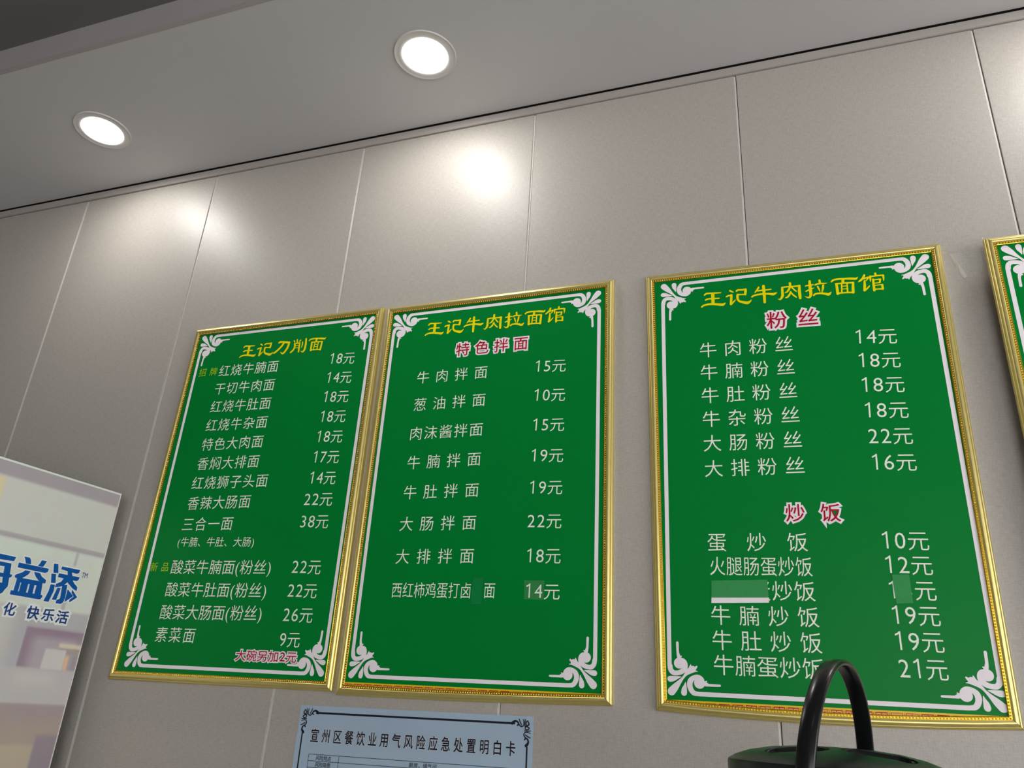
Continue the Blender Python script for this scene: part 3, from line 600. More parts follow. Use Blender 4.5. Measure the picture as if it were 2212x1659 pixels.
[[0.4637,0.7873],[0.5127,0.7881],[0.5133,0.8327],[0.4642,0.8301]]],"notice":{"O":[1.2851,0.0,1.2699],"a":0.01253,"w":0.5978,"title":[0.0504,0.0654,0.5474,0.067],"em":0.0301,"bars":{"top":[0.0455,0.0156,0.5552,0.016],"left":[0.0146,0.0505,0.0146,0.1379],"right":[0.5845,0.0537,0.5852,0.1031]},"tab":[[0.0408,0.1062],[0.1228,0.1069],[0.0392,0.1203],[0.0398,0.1337],[0.571,0.1059]],"t1":[0.0632,0.1141,0.1007,0.1141],"t2":[0.0627,0.127,0.1,0.1269],"t3":[0.3103,0.1147,0.3687,0.1133]},"logo":[[[-0.2269,0.229],[-0.214,0.2288],[-0.2093,0.2339],[-0.2063,0.2432],[-0.2189,0.2435],[-0.2227,0.2351]],
[[-0.1795,0.2294],[-0.1664,0.229],[-0.1718,0.2435],[-0.1853,0.2442],[-0.1817,0.2374]],
[[-0.2373,0.2461],[-0.1553,0.2468],[-0.1558,0.2538],[-0.1618,0.2574],[-0.2368,0.2565]],
[[-0.215,0.2615],[-0.2019,0.2616],[-0.2049,0.2689],[-0.2131,0.2767],[-0.2206,0.2815],[-0.2283,0.2831],[-0.2353,0.2824],[-0.2376,0.2789],[-0.2359,0.2758],[-0.2295,0.2725],[-0.2206,0.2674]],
[[-0.19,0.2617],[-0.1755,0.2616],[-0.1675,0.2696],[-0.154,0.2759],[-0.1535,0.2835],[-0.1606,0.2835],[-0.1723,0.279],[-0.1825,0.2715]],
[[-0.2307,0.2826],[-0.222,0.2818],[-0.1691,0.2816],[-0.1606,0.2835],[-0.1611,0.2872],[-0.2293,0.287]],
[[-0.2297,0.2859],[-0.22,0.2857],[-0.2192,0.3135],[-0.23,0.3145],[-0.2295,0.3137]],
[[-0.22,0.2857],[-0.2098,0.2917],[-0.2155,0.2926]],
[[-0.2154,0.2905],[-0.2101,0.2917],[-0.2098,0.3148],[-0.2155,0.3146],[-0.215,0.3128]],
[[-0.2104,0.2897],[-0.1982,0.2898],[-0.1977,0.315],[-0.2098,0.3141]],
[[-0.1925,0.291],[-0.1814,0.292],[-0.1795,0.3157],[-0.1917,0.3148]],
[[-0.1736,0.2921],[-0.1612,0.2843],[-0.1569,0.3151],[-0.1732,0.3151]],
[[-0.2201,0.2854],[-0.1614,0.2861],[-0.161,0.2922],[-0.2197,0.2912]],
[[-0.2364,0.3152],[-0.1524,0.3144],[-0.1513,0.3178],[-0.1545,0.324],[-0.1593,0.3247],[-0.2359,0.3237]],
[[-0.1436,0.2314],[-0.1328,0.2304],[-0.1262,0.2514],[-0.1382,0.2525]],
[[-0.1424,0.2572],[-0.1312,0.2567],[-0.1257,0.2777],[-0.1367,0.2786]],
[[-0.1365,0.2843],[-0.1262,0.2837],[-0.1247,0.2987],[-0.1305,0.3269],[-0.143,0.3266],[-0.137,0.3006]],
[[-0.1189,0.2343],[-0.0657,0.2342],[-0.067,0.2409],[-0.072,0.2441],[-0.1195,0.2403]],
[[-0.0996,0.2415],[-0.0889,0.2418],[-0.0818,0.2563],[-0.0945,0.2562]],
[[-0.1221,0.2529],[-0.0615,0.2531],[-0.0629,0.2598],[-0.0671,0.2628],[-0.1223,0.2615]],
[[-0.1041,0.2601],[-0.0895,0.2613],[-0.0927,0.27],[-0.1011,0.2803],[-0.1112,0.2849],[-0.1225,0.2879],[-0.1223,0.2808],[-0.11,0.2729]],
[[-0.0919,0.2618],[-0.0796,0.2634],[-0.0721,0.2711],[-0.0602,0.2793],[-0.0597,0.288],[-0.0716,0.2837],[-0.0853,0.2748],[-0.0919,0.2699]],
[[-0.1154,0.2896],[-0.1073,0.2894],[-0.1109,0.3194],[-0.1215,0.3199]],
[[-0.1034,0.2807],[-0.0913,0.2787],[-0.0875,0.3104],[-0.0895,0.3224],[-0.0945,0.3272],[-0.1084,0.3273],[-0.1082,0.3201],[-0.1024,0.3178],[-0.0996,0.3137]],
[[-0.0849,0.2895],[-0.0659,0.3035],[-0.0847,0.3203]],
[[-0.0716,0.2889],[-0.0532,0.3046],[-0.0712,0.3198],[-0.0717,0.314],[-0.0617,0.3044],[-0.0718,0.2948]],
[[-0.2992,0.2338],[-0.25,0.2346],[-0.2522,0.2438],[-0.2953,0.2455]],
[[-0.2932,0.2521],[-0.2562,0.2521],[-0.2556,0.2562],[-0.2551,0.2599],[-0.2904,0.2605]],
[[-0.2703,0.2582],[-0.2556,0.2562],[-0.2526,0.2766],[-0.2491,0.3031],[-0.2629,0.3053],[-0.268,0.2765]],
[[-0.2847,0.2781],[-0.2459,0.2782],[-0.2469,0.283],[-0.2519,0.2855],[-0.2819,0.2866]],
[[-0.2773,0.3008],[-0.2485,0.3029],[-0.249,0.3079],[-0.251,0.3109],[-0.2741,0.3106]],
[[-0.2629,0.3053],[-0.251,0.3109],[-0.2538,0.3155],[-0.2565,0.3228],[-0.2675,0.3306],[-0.2709,0.3203],[-0.2676,0.3129]]],"logo_text":[["化",-0.2251,0.3591,0.033,0.0329],["快",-0.162,0.3596,0.0338,0.0347],["乐",-0.1198,0.3596,0.033,0.0359],["活",-0.0789,0.36,0.0342,0.037]],"logo_tm":[-0.0556,0.2442,-0.0379,0.2434],"fridge":{"cor":[0.6057,-0.06,1.8073],"d":[0.1225,0.9925,0.0]}}""")

# ================================================================ the room
CZ = 3.0323            # soffit height
SY = -0.5836           # soffit front edge
MZ = 3.122             # ceiling of the main room
X0, X1, Y1 = -2.6, 6.2, -5.6
tag(box('floor', X0, X1, Y1, 0.06, -0.12, 0.0, 'floor'), kind='structure')
o = box('ceiling', X0, X1, SY, -0.0105, CZ, CZ + 0.06, 'ceil')
tag(o, 'lowered pale ceiling strip above the panelled wall', kind='structure')
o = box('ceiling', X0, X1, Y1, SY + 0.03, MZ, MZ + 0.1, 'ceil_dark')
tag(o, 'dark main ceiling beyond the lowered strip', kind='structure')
o = box('trim_2', X0, X1, SY - 0.004, SY + 0.012, CZ - 0.0005, MZ, 'fascia')
tag(o, 'upright edge of the lowered ceiling strip', kind='structure')
tag(box('wall_left', X0 - 0.12, X0, Y1, 0.06, 0, MZ + 0.1, 'plaster'), kind='structure')
for a in ((Y1, -4.9, 0, MZ + 0.1), (-1.1, 0.06, 0, MZ + 0.1), (-4.9, -1.1, 2.45, MZ + 0.1), (-4.9, -1.1, 0, 0.25)):  # opening added out of view so fill light comes in from the right
    tag(box('wall_right', X1, X1 + 0.12, a[0], a[1], a[2], a[3], 'plaster'), kind='structure')
# unseen wall behind the viewer, opening added to let in fill daylight
for a in ((X0, 2.6, 0, MZ + 0.1), (5.6, X1, 0, MZ + 0.1), (2.6, 5.6, 2.35, MZ + 0.1), (2.6, 5.6, 0, 0.12)):
    tag(box('wall_front', a[0], a[1], Y1 - 0.12, Y1, a[2], a[3], 'plaster'), kind='structure')

# back wall: substrate, wall panels 0.6 m wide with recessed pale joint strips
wall = box('wall_back', X0, X1, 0.012, 0.06, 0, MZ + 0.1, 'substrate')
tag(wall, kind='structure')
GAP = 0.0058
PT = 2.9988
i = -4
while True:
    a = i * 0.6 + GAP / 2
    b = (i + 1) * 0.6 - GAP / 2
    if a > X1 - 0.05:
        break
    a, b = max(a, X0 + 0.001), min(b, X1 - 0.001)
    c = 0.0011
    pv = [(a, 0.012, 0), (a, c, 0), (a + c, 0, 0), (b - c, 0, 0), (b, c, 0), (b, 0.012, 0)]
    v = pv + [(x, y, PT) for x, y, z in pv]
    f = [(k, k + 1, k + 7, k + 6) for k in range(5)] + [(5, 4, 3, 2, 1, 0), (6, 7, 8, 9, 10, 11)]
    mesh_obj('panel', v, f, 'panel', wall)
    # joint strip: thin tongue standing in the groove against the next panel
    box('joint_strip', b - 0.0002, b + GAP - 0.0016, 0.0030, 0.0118, 0, PT, 'joint', wall)
    i += 1
# dark strip in an added slot, standing in for contact shade at the ceiling
box('contact_shade_strip', X0, X1, -0.0105, 0.012, CZ + 0.012, CZ + 0.02, 'substrate', wall)
# cornice strip, leaving the added shade slot under the ceiling
pv = [(0.0118, 3.0008), (-0.0035, 3.0008), (-0.006, 3.002), (-0.0070, 3.006), (-0.0085, 3.0245), (-0.0075, 3.0268), (0.0118, 3.0268)]
v = [(X0 + 0.001, y, z) for y, z in pv] + [(X1 - 0.001, y, z) for y, z in pv]
k = len(pv)
f = [(j, j + 1, j + 1 + k, j + k) for j in range(k - 1)] + [tuple(range(k))[::-1], tuple(range(k, 2 * k))]
tag(mesh_obj('trim_1', v, f, 'trim'), 'narrow cornice strip where the panelled wall meets the ceiling', kind='structure')


# ================================================================ downlights
def downlight(x, y, z, label, group, lens='lens'):
    e = empty('downlight', (x, y, z), label=label, cat='light', group=group)
    lathe('lamp_ring', [(0.0668, -0.0002), (0.0668, -0.0040), (0.0680, -0.0046), (0.0780, -0.0048), (0.0880, -0.0038), (0.0890, -0.0046), (0.0902, -0.0046), (0.0908, -0.0036), (0.0910, -0.0001)], 'ring', e, 64)
    lathe('lamp_lens', [(0.0, -0.0030), (0.035, -0.0028), (0.060, -0.0024), (0.0667, -0.0020)], lens, e, 48)
    return e


downlight(1.55, -0.283, CZ, 'round recessed ceiling light, the larger one near the top centre', 'downlights above the menu wall')
downlight(0.336, -0.280, CZ, 'round recessed ceiling light further left, nearer the corner of the dark ceiling', 'downlights above the menu wall')
for x, w in ((3.30, 'just beyond the right edge of the picture'), (4.55, 'furthest right, well outside the picture')):
    downlight(x, -0.282, CZ, 'round recessed ceiling light ' + w, 'downlights above the menu wall')
for x in (0.2, 2.4, 4.6):
    for y in (-2.5, -4.4):
        downlight(x, y, MZ, 'recessed light of the main ceiling, %s row, %s' % ('near' if y > -3 else 'far', {0.2: 'left end', 2.4: 'centre', 4.6: 'right end'}[x]), 'downlights of the dining room', 'lens_room')


# ================================================================ menu boards
def inset(q, d):
    """inset a quad (TL, TR, BR, BL in u right / v down) by d"""
    out = []
    for i in range(4):
        p, a, b = q[i], q[i - 1], q[(i + 1) % 4]

        def nrm(s, t):
            dx, dy = t[0] - s[0], t[1] - s[1]
            l = math.hypot(dx, dy)
            return (-dy / l, dx / l)
        n1, n2 = nrm(a, p), nrm(p, b)
        k = d / (1 + n1[0] * n2[0] + n1[1] * n2[1])
        out.append((p[0] + (n1[0] + n2[0]) * k, p[1] + (n1[1] + n2[1]) * k))
    return out


WS = 1.06
# s = distance in from the outer edge, n = height in front of the wall
PROFILE = [(0.0, 0.0), (0.0, 0.0080), (0.0008, 0.0105), (0.0022, 0.0120), (0.0040, 0.0122), (0.0048, 0.0150), (0.0072, 0.0172), (0.0100, 0.0180),
           (0.0130, 0.0174), (0.0150, 0.0156), (0.0155, 0.0138)]
CHANNEL = [(0.0155, 0.0138), (0.0195, 0.0134), (0.0203, 0.0142), (0.0213, 0.0138), (0.0216, 0.0112)]
PROFILE = [(s_ * WS, n_) for s_, n_ in PROFILE]
CHANNEL = [(s_ * WS, n_) for s_, n_ in CHANNEL]
BEAD_S, BEAD_R, BEAD_P = 0.0187, 0.0019, 0.0058


def rail(e, q, side, bow=0.0, gap=0.0):
    seg = 10 if bow else 1

    def strip(prof, name, m, parent):
        v = []
        f = []
        rings = [inset(q, s) for s, n in prof]
        for t in range(seg + 1):
            w = t / seg
            for (s, n), r in zip(prof, rings):
                p, c = r[side], r[(side + 1) % 4]
                g = gap * (1 if t == 0 else -1 if t == seg else 0)
                L = math.hypot(c[0] - p[0], c[1] - p[1])
                ww = w + g / L
                bw = bow * 4 * w * (1 - w)
                u_, v_ = p[0] + (c[0] - p[0]) * ww, p[1] + (c[1] - p[1]) * ww
                if side in (0, 2):
                    v_ += bw
                else:
                    u_ += bw
                v.append((u_, -n, -v_))
        k = len(prof)
        for t in range(seg):
            for j in range(k - 1):
                f.append((t * k + j, t * k + j + 1, (t + 1) * k + j + 1, (t + 1) * k + j))
        f.append(tuple(range(k)))
        f.append(tuple(range(seg * k, seg * k + k))[::-1])
        o = mesh_obj(name, v, f, m, parent)
        return o
    r = strip(PROFILE, 'frame_rail', 'gold', e)
    bm = bmesh.new()
    bm.from_mesh(r.data)
    for fc in bm.faces:
        fc.smooth = len(fc.verts) == 4
    for ed in bm.edges:
        if len(ed.link_faces) == 2 and ed.calc_face_angle(0) > 0.75:
            ed.smooth = False
    bm.to_mesh(r.data)
    bm.free()
    strip(CHANNEL, 'bead_channel', 'edge_dark', r)
    # beads
    ring = inset(q, BEAD_S)
    p, c = ring[side], ring[(side + 1) % 4]
    L = math.hypot(c[0] - p[0], c[1] - p[1])
    k = int(L / BEAD_P)
    v = []
    f = []
    for i in range(k + 1):
        w = (i + 0.15) / k
        if w > 0.998:
            continue
        bu, bv = p[0] + (c[0] - p[0]) * w, p[1] + (c[1] - p[1]) * w
        bw = bow * 4 * w * (1 - w)
        if side in (0, 2):
            bv += bw
        else:
            bu += bw
        b = len(v)
        v.append((bu, -(0.0134 + BEAD_R * 1.1), -bv))
        for lat, rr in ((0.55, 0.62), (0.05, 1.0)):
            for a in range(6):
                an = a * math.pi / 3 + (0.5 if lat > 0.3 else 0)
                v.append((bu + BEAD_R * rr * math.cos(an), -(0.0134 + BEAD_R * 1.5 * lat), -(bv + BEAD_R * rr * math.sin(an))))
        for a in range(6):
            a2 = (a + 1) % 6
            f.append((b, b + 1 + a2, b + 1 + a))
            f.append((b + 1 + a, b + 1 + a2, b + 7 + a2, b + 7 + a))
    o = mesh_obj('beads', v, f, 'bead', r, True)
    o['kind'] = 'stuff'
    return r


def ornament(e, cu, cv, fu, fv):
    g = Geo()
    T = lambda p: [cu + fu * p[0], cv + fv * p[1]] + list(p[2:])
    for s in DATA['orn']:
        g.ribbon([T(p) for p in s], 0.01125, 7)
    for b in DATA['balls']:
        u, v, r = T(b)
        g.disc(u, v, r * 0.95, 0.01125, 32)
    return g.build('corner_ornament', 'white', e)


def greek_key(e, u0, u1, va, vb, vh, name='key_border'):
    """yellow strip with a red meander from (u0,va) to (u1,vb), height vh, printed on the poster"""
    g = Geo()
    g.add([(u0, va), (u1, vb), (u1, vb + vh), (u0, va + vh)], [(0, 1, 2, 3)], 0.0113)
    y = g.build(name, 'amber', e)
    r = Geo()
    p_ = Geo()
    P = 0.0268
    k = int((u1 - u0) / P)
    for i in range(k):
        a = u0 + 0.004 + i * P
        t = (a - u0) / (u1 - u0)
        vv = va + (vb - va) * t + 0.0035

        def bar(G, x0, x1, y0, y1, n):
            G.add([(a + x0, vv + y0), (a + x1, vv + y0), (a + x1, vv + y1), (a + x0, vv + y1)], [(0, 1, 2, 3)], n)
        bar(p_, 0.001, 0.0205, 0.0008, 0.0125, 0.01135)
        bar(r, 0.0, 0.0215, 0.0, 0.0016, 0.0114)
        bar(r, 0.0, 0.0012, 0.0, 0.0125, 0.0114)
        bar(r, 0.0203, 0.0215, 0.0, 0.0125, 0.0114)
        bar(r, 0.0102, 0.0114, 0.0, 0.0125, 0.0114)
        bar(r, 0.0030, 0.0086, 0.0045, 0.0056, 0.0114)
        bar(r, 0.0030, 0.0040, 0.0045, 0.0100, 0.0114)
        bar(r, 0.0125, 0.0181, 0.0045, 0.0056, 0.0114)
        bar(r, 0.0171, 0.0181, 0.0045, 0.0100, 0.0114)
        bar(r, 0.0236, 0.0244, 0.0, 0.0125, 0.0114)
    p_.build('key_fill', 'peach', y)
    r.build('key_line', 'red', y)


def menu_board(D, label, extra=None, bows=(0, 0, 0, 0), yoff=0.0, lettering=True):
    O = D['O']
    e = empty('menu_board', (O[0], -yoff, O[2]), (0, -D['a'], 0), label, 'menu board', 'gold framed green menu boards on the wall')
    q = D['corners']
    # backing and printed sheet
    qi = inset(q, 0.010)
    for name, n0, n1, m in (('backing_board', 0.001, 0.0075, 'edge_dark'), ('printed_sheet', 0.0076, 0.0110, 'green')):
        v = [(p[0], -n0, -p[1]) for p in qi] + [(p[0], -n1, -p[1]) for p in qi]
        f = [(0, 1, 2, 3), (7, 6, 5, 4)] + [(i, i + 4, (i + 1) % 4 + 4, (i + 1) % 4) for i in range(4)]
        mesh_obj(name, v, f, m, e)
    for s in range(4):
        rail(e, q, s, bows[s], 0.0004)
    # white border line and corner ornaments
    t, r, b, l = D['bars']
    oc = DATA['orn'][0][0]
    gx = oc[0]              # where the straight bar starts, from the corner
    gy = DATA['orn'][3][0][1]
    hw = 0.0043
    g = Geo()
    for vv in (t, b):
        g.add([(l + gx, vv - hw), (r - gx, vv - hw), (r - gx, vv + hw), (l + gx, vv + hw)], [(0, 1, 2, 3)], 0.01108)
    for uu in (l, r):
        g.add([(uu - hw * 1.05, t + gy), (uu + hw * 1.05, t + gy), (uu + hw * 1.05, b - gy), (uu - hw * 1.05, b - gy)], [(0, 1, 2, 3)], 0.01108)
    g.build('border_line', 'white', e)
    for cu, fu in ((l, 1), (r, -1)):
        for cv, fv in ((t, 1), (b, -1)):
            ornament(e, cu, cv, fu, fv)
    if not lettering:
        return e
    g = Geo()
    for s in D['title']:
        g.ribbon(s, 0.0113)
    tag(g.build('title_lettering', 'yellow', e), 'yellow brush style title lettering')
    for txt, kind, au, av, bu, bv, em, col in D['text']:
        A, B = (au, av), (bu, bv)
        if col == 'red':
            em *= 0.91
            w = text_line(txt, kind, A, B, em, 0.01125, bevel=0.10)
            w = w.build('lettering_outline', 'white', e)
            g = text_line(txt, kind, A, B, em, 0.0117 + 0.002 * em, bevel=0.006)
            g.build('heading_lettering', 'red', e)
        elif col == 'lime':
            text_line(txt, kind, A, B, em, 0.0113).build('tag_lettering', 'lime', e)
        else:
            nm = 'price_lettering' if txt[0].isdigit() or txt == '元' else 'dish_lettering'
            text_line(txt, kind, A, B, em * 0.955, 0.0113, offset=-0.004).build(nm, 'mint', e)
    return e


B1, B2, B3 = DATA['boards']
B2['corners'][3] = [-0.0035, 1.0590]
B3['corners'][3] = [0.0037, 1.0500]
menu_board(B1, 'leftmost green menu board, longest dish list with yellow title and red note at its foot')
m2 = menu_board(B2, 'middle green menu board touching the leftmost one, eight widely spaced dishes', bows=(0, 0, 0.003, 0))
m3 = menu_board(B3, 'green menu board right of centre with two red headings and paper patches over a dish', bows=(0, 0, 0.0095, 0))
greek_key(m2, 0.0130, 0.6520, 1.0292, 1.0292, 0.0125)
greek_key(m3, 0.0205, 0.6590, 1.0274, 1.0245, 0.0145)


def sheet(name, pts, n, m, e, th=0.0003):
    v = [(p[0], -n, -p[1]) for p in pts] + [(p[0], -(n + th), -p[1]) for p in pts]
    k = len(pts)
    f = [tuple(range(k)), tuple(range(k, 2 * k))[::-1]] + [(i, i + k, (i + 1) % k + k, (i + 1) % k) for i in range(k)]
    return mesh_obj(name, v, f, m, e)


a, b, c = DATA['patch3']
tag(sheet('paper_patch', a, 0.0118, 'patch', m3), 'green paper patch with a white lower edge over a dish name')
sheet('patch_edge', b, 0.0122, 'white', m3)
tag(sheet('paper_patch', c, 0.0118, 'patch', m3), 'small green paper patch over a price')
a, b = DATA['patch2']
sheet('tape_patch', a, 0.0118, M['patch2'], m2, 0.0002)
mesh_obj('tape_patch', [(p[0], -0.0119, -p[1]) for p in b], [(0, 3, 2, 1)], 'tape_thin', m2)

# fourth board, cut off by the picture's right edge, standing further off the wall
B4 = dict(O=[2.9150, 0, 2.3365], a=0.0, corners=[[0, 0], [0.68, 0], [0.68, 1.052], [0, 1.052]], bars=[0.0300, 0.6480, 1.0180, 0.0345])
m4 = menu_board(B4, 'rightmost green menu board, only its left edge in view', yoff=0.032, lettering=False)

# clear tape between the third and fourth board
g = Geo()
tp = empty('clear_tape', (2.85, 0, 2.33), label='strip of clear tape peeling off the wall beside the rightmost board', cat='tape')
n = 10
v = []
f = []
for i in range(n + 1):
    t = i / n
    x = 0.0 + 0.060 * t
    y = -0.0008 - 0.030 * max(0, t - 0.55) ** 2 * 4
    v += [(x + 0.0, y, 0.001 + 0.002 * t), (x + 0.022 * (1 - t), y, -0.066 + 0.003 * t)]
for i in range(n):
    f.append((2 * i, 2 * i + 1, 2 * i + 3, 2 * i + 2))
mesh_obj('tape_strip', v, f, 'tape', tp)
v = [(0.0, -0.0010, 0.002), (0.006, -0.004, -0.001), (0.0135, -0.0045, -0.025), (0.029, -0.0025, -0.063), (0.022, -0.0010, -0.0665), (0.0165, -0.001, -0.052), (0.007, -0.001, -0.02)]
mesh_obj('folded_end', v, [(0, 6, 2, 1), (6, 5, 2), (5, 4, 3), (5, 3, 2)], 'tape_fold', tp)
v = [(0.0665, -0.030, 0.018), (0.0685, -0.034, 0.002), (0.0705, -0.036, -0.024), (0.0725, -0.034, -0.046), (0.0745, -0.032, -0.046), (0.0735, -0.032, -0.020), (0.0715, -0.031, 0.004), (0.069, -0.030, 0.018)]
mesh_obj('folded_end', v, [(0, 1, 6, 7), (1, 2, 5, 6), (2, 3, 4, 5)], 'tape_fold', tp)

# ================================================================ blue notice
N = DATA['notice']
nb = empty('safety_notice', (N['O'][0], 0, N['O'][2]), (0, -N['a'], 0), 'pale blue paper notice with black ornamental border below the middle board', 'notice')
NW, NH = N['w'], 0.42
sheet('paper', [(0, 0), (NW, 0), (NW, NH), (0, NH)], 0.0005, 'blue_paper', nb, 0.0008)
A = N['bars']
g = Geo()
NN = 0.0015


def seg(g, p, q, w, n=NN):
    dx, dy = q[0] - p[0], q[1] - p[1]
    l = math.hypot(dx, dy)
    nx, ny = -dy / l * w / 2, dx / l * w / 2
    g.add([(p[0] + nx, p[1] + ny), (q[0] + nx, q[1] + ny), (q[0] - nx, q[1] - ny), (p[0] - nx, p[1] - ny)], [(0, 1, 2, 3)], n)


tb = (A['top'][1] + A['top'][3]) / 2
lu = A['left'][0]
ru = A['right'][0]
t0, t1 = A['top'][0], A['top'][2]
sv = 0.062
seg(g, (t0, tb), (t1, tb), 0.0044)
seg(g, (lu, sv), (lu, NH - 0.062), 0.0036)
seg(g, (ru, sv), (ru, NH - 0.062), 0.0036)
seg(g, (t0, NH - tb), (t1, NH - tb), 0.0044)
# corner scrolls: small curls and hooks
SCR = [[(0.036, 0.0, 0.0044), (0.030, -0.0045, 0.003), (0.024, -0.0035, 0.0024), (0.021, 0.001, 0.0022), (0.024, 0.004, 0.002)],
       [(0.024, -0.004, 0.0018), (0.020, 0.002, 0.0018), (0.015, 0.006, 0.0016), (0.010, 0.004, 0.0014), (0.009, -0.003, 0.0012), (0.011, -0.009, 0.001)],
       [(0.020, -0.009, 0.0014), (0.0175, -0.003, 0.0016), (0.014, 0.003, 0.0014)],
       [(0.006, -0.009, 0.0014), (0.0065, -0.001, 0.0016), (0.006, 0.005, 0.0014)],
       [(0.0, -0.006, 0.0018), (0.003, -0.004, 0.0016), (0.0035, 0.002, 0.0016), (-0.001, 0.003, 0.0018), (-0.003, 0.000, 0.002), (0.0, -0.006, 0.0014)]]
for cu, fu in ((lu, 1), (ru, -1)):
    for cv, fv in ((tb, 1), (NH - tb, -1)):
        for s in SCR:
            g.ribbon([(cu + fu * p[0], cv + fv * p[1], p[2] * 1.5) for p in s], NN, 4)
            g.ribbon([(cu + fu * (p[1] + 0.002), cv + fv * (p[0] + 0.008), p[2] * 1.5) for p in s], NN, 4)
g.build('border_print', 'black_ink', nb)
T = N['title']
TT = '宣州区餐饮业用气风险应急处置明白卡'
text_line(TT, 'cen', T[0:2], T[2:4], N['em'] * 1.06, NN, bevel=0.055, wide=0.74).build('lettering_outline', 'pale_ink', nb)
g = text_line(TT, 'cen', T[0:2], T[2:4], N['em'] * 1.06, NN + 0.0005, bevel=0.014, wide=0.74)
tag(g.build('title_lettering', 'black_ink', nb), 'black brush style heading')
tab = N['tab']
tu0, tv0, tu1 = tab[0][0], tab[0][1], tab[4][0]
cu = tab[1][0]
rh = tab[2][1] - tab[0][1]
g = Geo()
rows = [tv0 + rh * k for k in range(0, 11)]
for k, vv in enumerate(rows):
    seg(g, (tu0, vv), (tu1, vv), 0.0011)
for uu in (tu0, cu, tu1):
    seg(g, (uu, rows[0]), (uu, rows[-1]), 0.0011)
g.build('table_lines', 'black_ink', nb)
eh = rh * 0.78
mc = (tu0 + cu) / 2
for k, tx in enumerate(('风险地点', '风险隐患')):
    w = eh * 0.95 * 1.5
    text_line(tx, 'cen', (mc - w, rows[k] + rh * 0.5), (mc + w, rows[k] + rh * 0.5), eh, NN, offset=0.012).build('table_lettering', 'black_ink', nb)
t3 = N['t3']
w = t3[2] - t3[0]
text_line('厨房、储气间', 'cen', (t3[0], rows[0] + rh * 0.55), (t3[2], rows[0] + rh * 0.55), eh, NN, offset=0.012).build('table_lettering', 'black_ink', nb)

# ================================================================ display cooler at the left
FR = DATA['fridge']
cor = FR['cor']
fd = FR['d']
ang = math.atan2(fd[1], fd[0])
H = cor[2]
fr = empty('display_cooler', (cor[0], cor[1], 0), (0, 0, ang), 'tall white cabinet with blue lettering on its side panel, at the left edge', 'cooler')
# local x runs to the wall (0 = far edge), y to the left, z up
DEP, WID = 0.66, 0.62
box('cabinet_body', -DEP + 0.03, -0.002, 0.0035, WID, 0.10, H - 0.004, 'cooler', fr, 0.003)
box('cabinet_door', -DEP - 0.012, -DEP + 0.029, 0.006, WID - 0.004, 0.12, H - 0.02, 'edge_white', fr, 0.004)
box('plinth', -DEP + 0.06, -0.03, 0.03, WID - 0.03, 0.0, 0.10, 'black', fr)
box('side_panel', -DEP + 0.03, -0.0012, 0.0008, 0.0034, 0.10, H - 0.0045, 'edge_white', fr)
box('top_edging', -DEP + 0.03, 0.0005, -0.0010, 0.014, H - 0.0060, H - 0.0002, 'edge_white', fr, 0.0008)
box('back_edging', -0.0022, 0.0004, -0.0008, 0.004, 0.10, H - 0.0062, 'edge_white', fr)
box('top_seal', -DEP + 0.03, 0.0, 0.003, WID, H - 0.0001, H + 0.0012, 'black', fr)
# printed picture on the side panel: blurred kitchen scene in pale greys
PU, PV = 0.60, H - 0.11
nu, nv = 150, 300


def ss(a, b, x):
    if a == b:
        return 1.0 if x > a else 0.0
    t = max(0.0, min(1.0, (x - a) / (b - a)))
    return t * t * (3 - 2 * t)


def band(x, a, b, w):
    return ss(a - w, a + w, x) * (1 - ss(b - w, b + w, x))


def mixc(c, d, t):
    return [p + (q - p) * t for p, q in zip(c, d)]


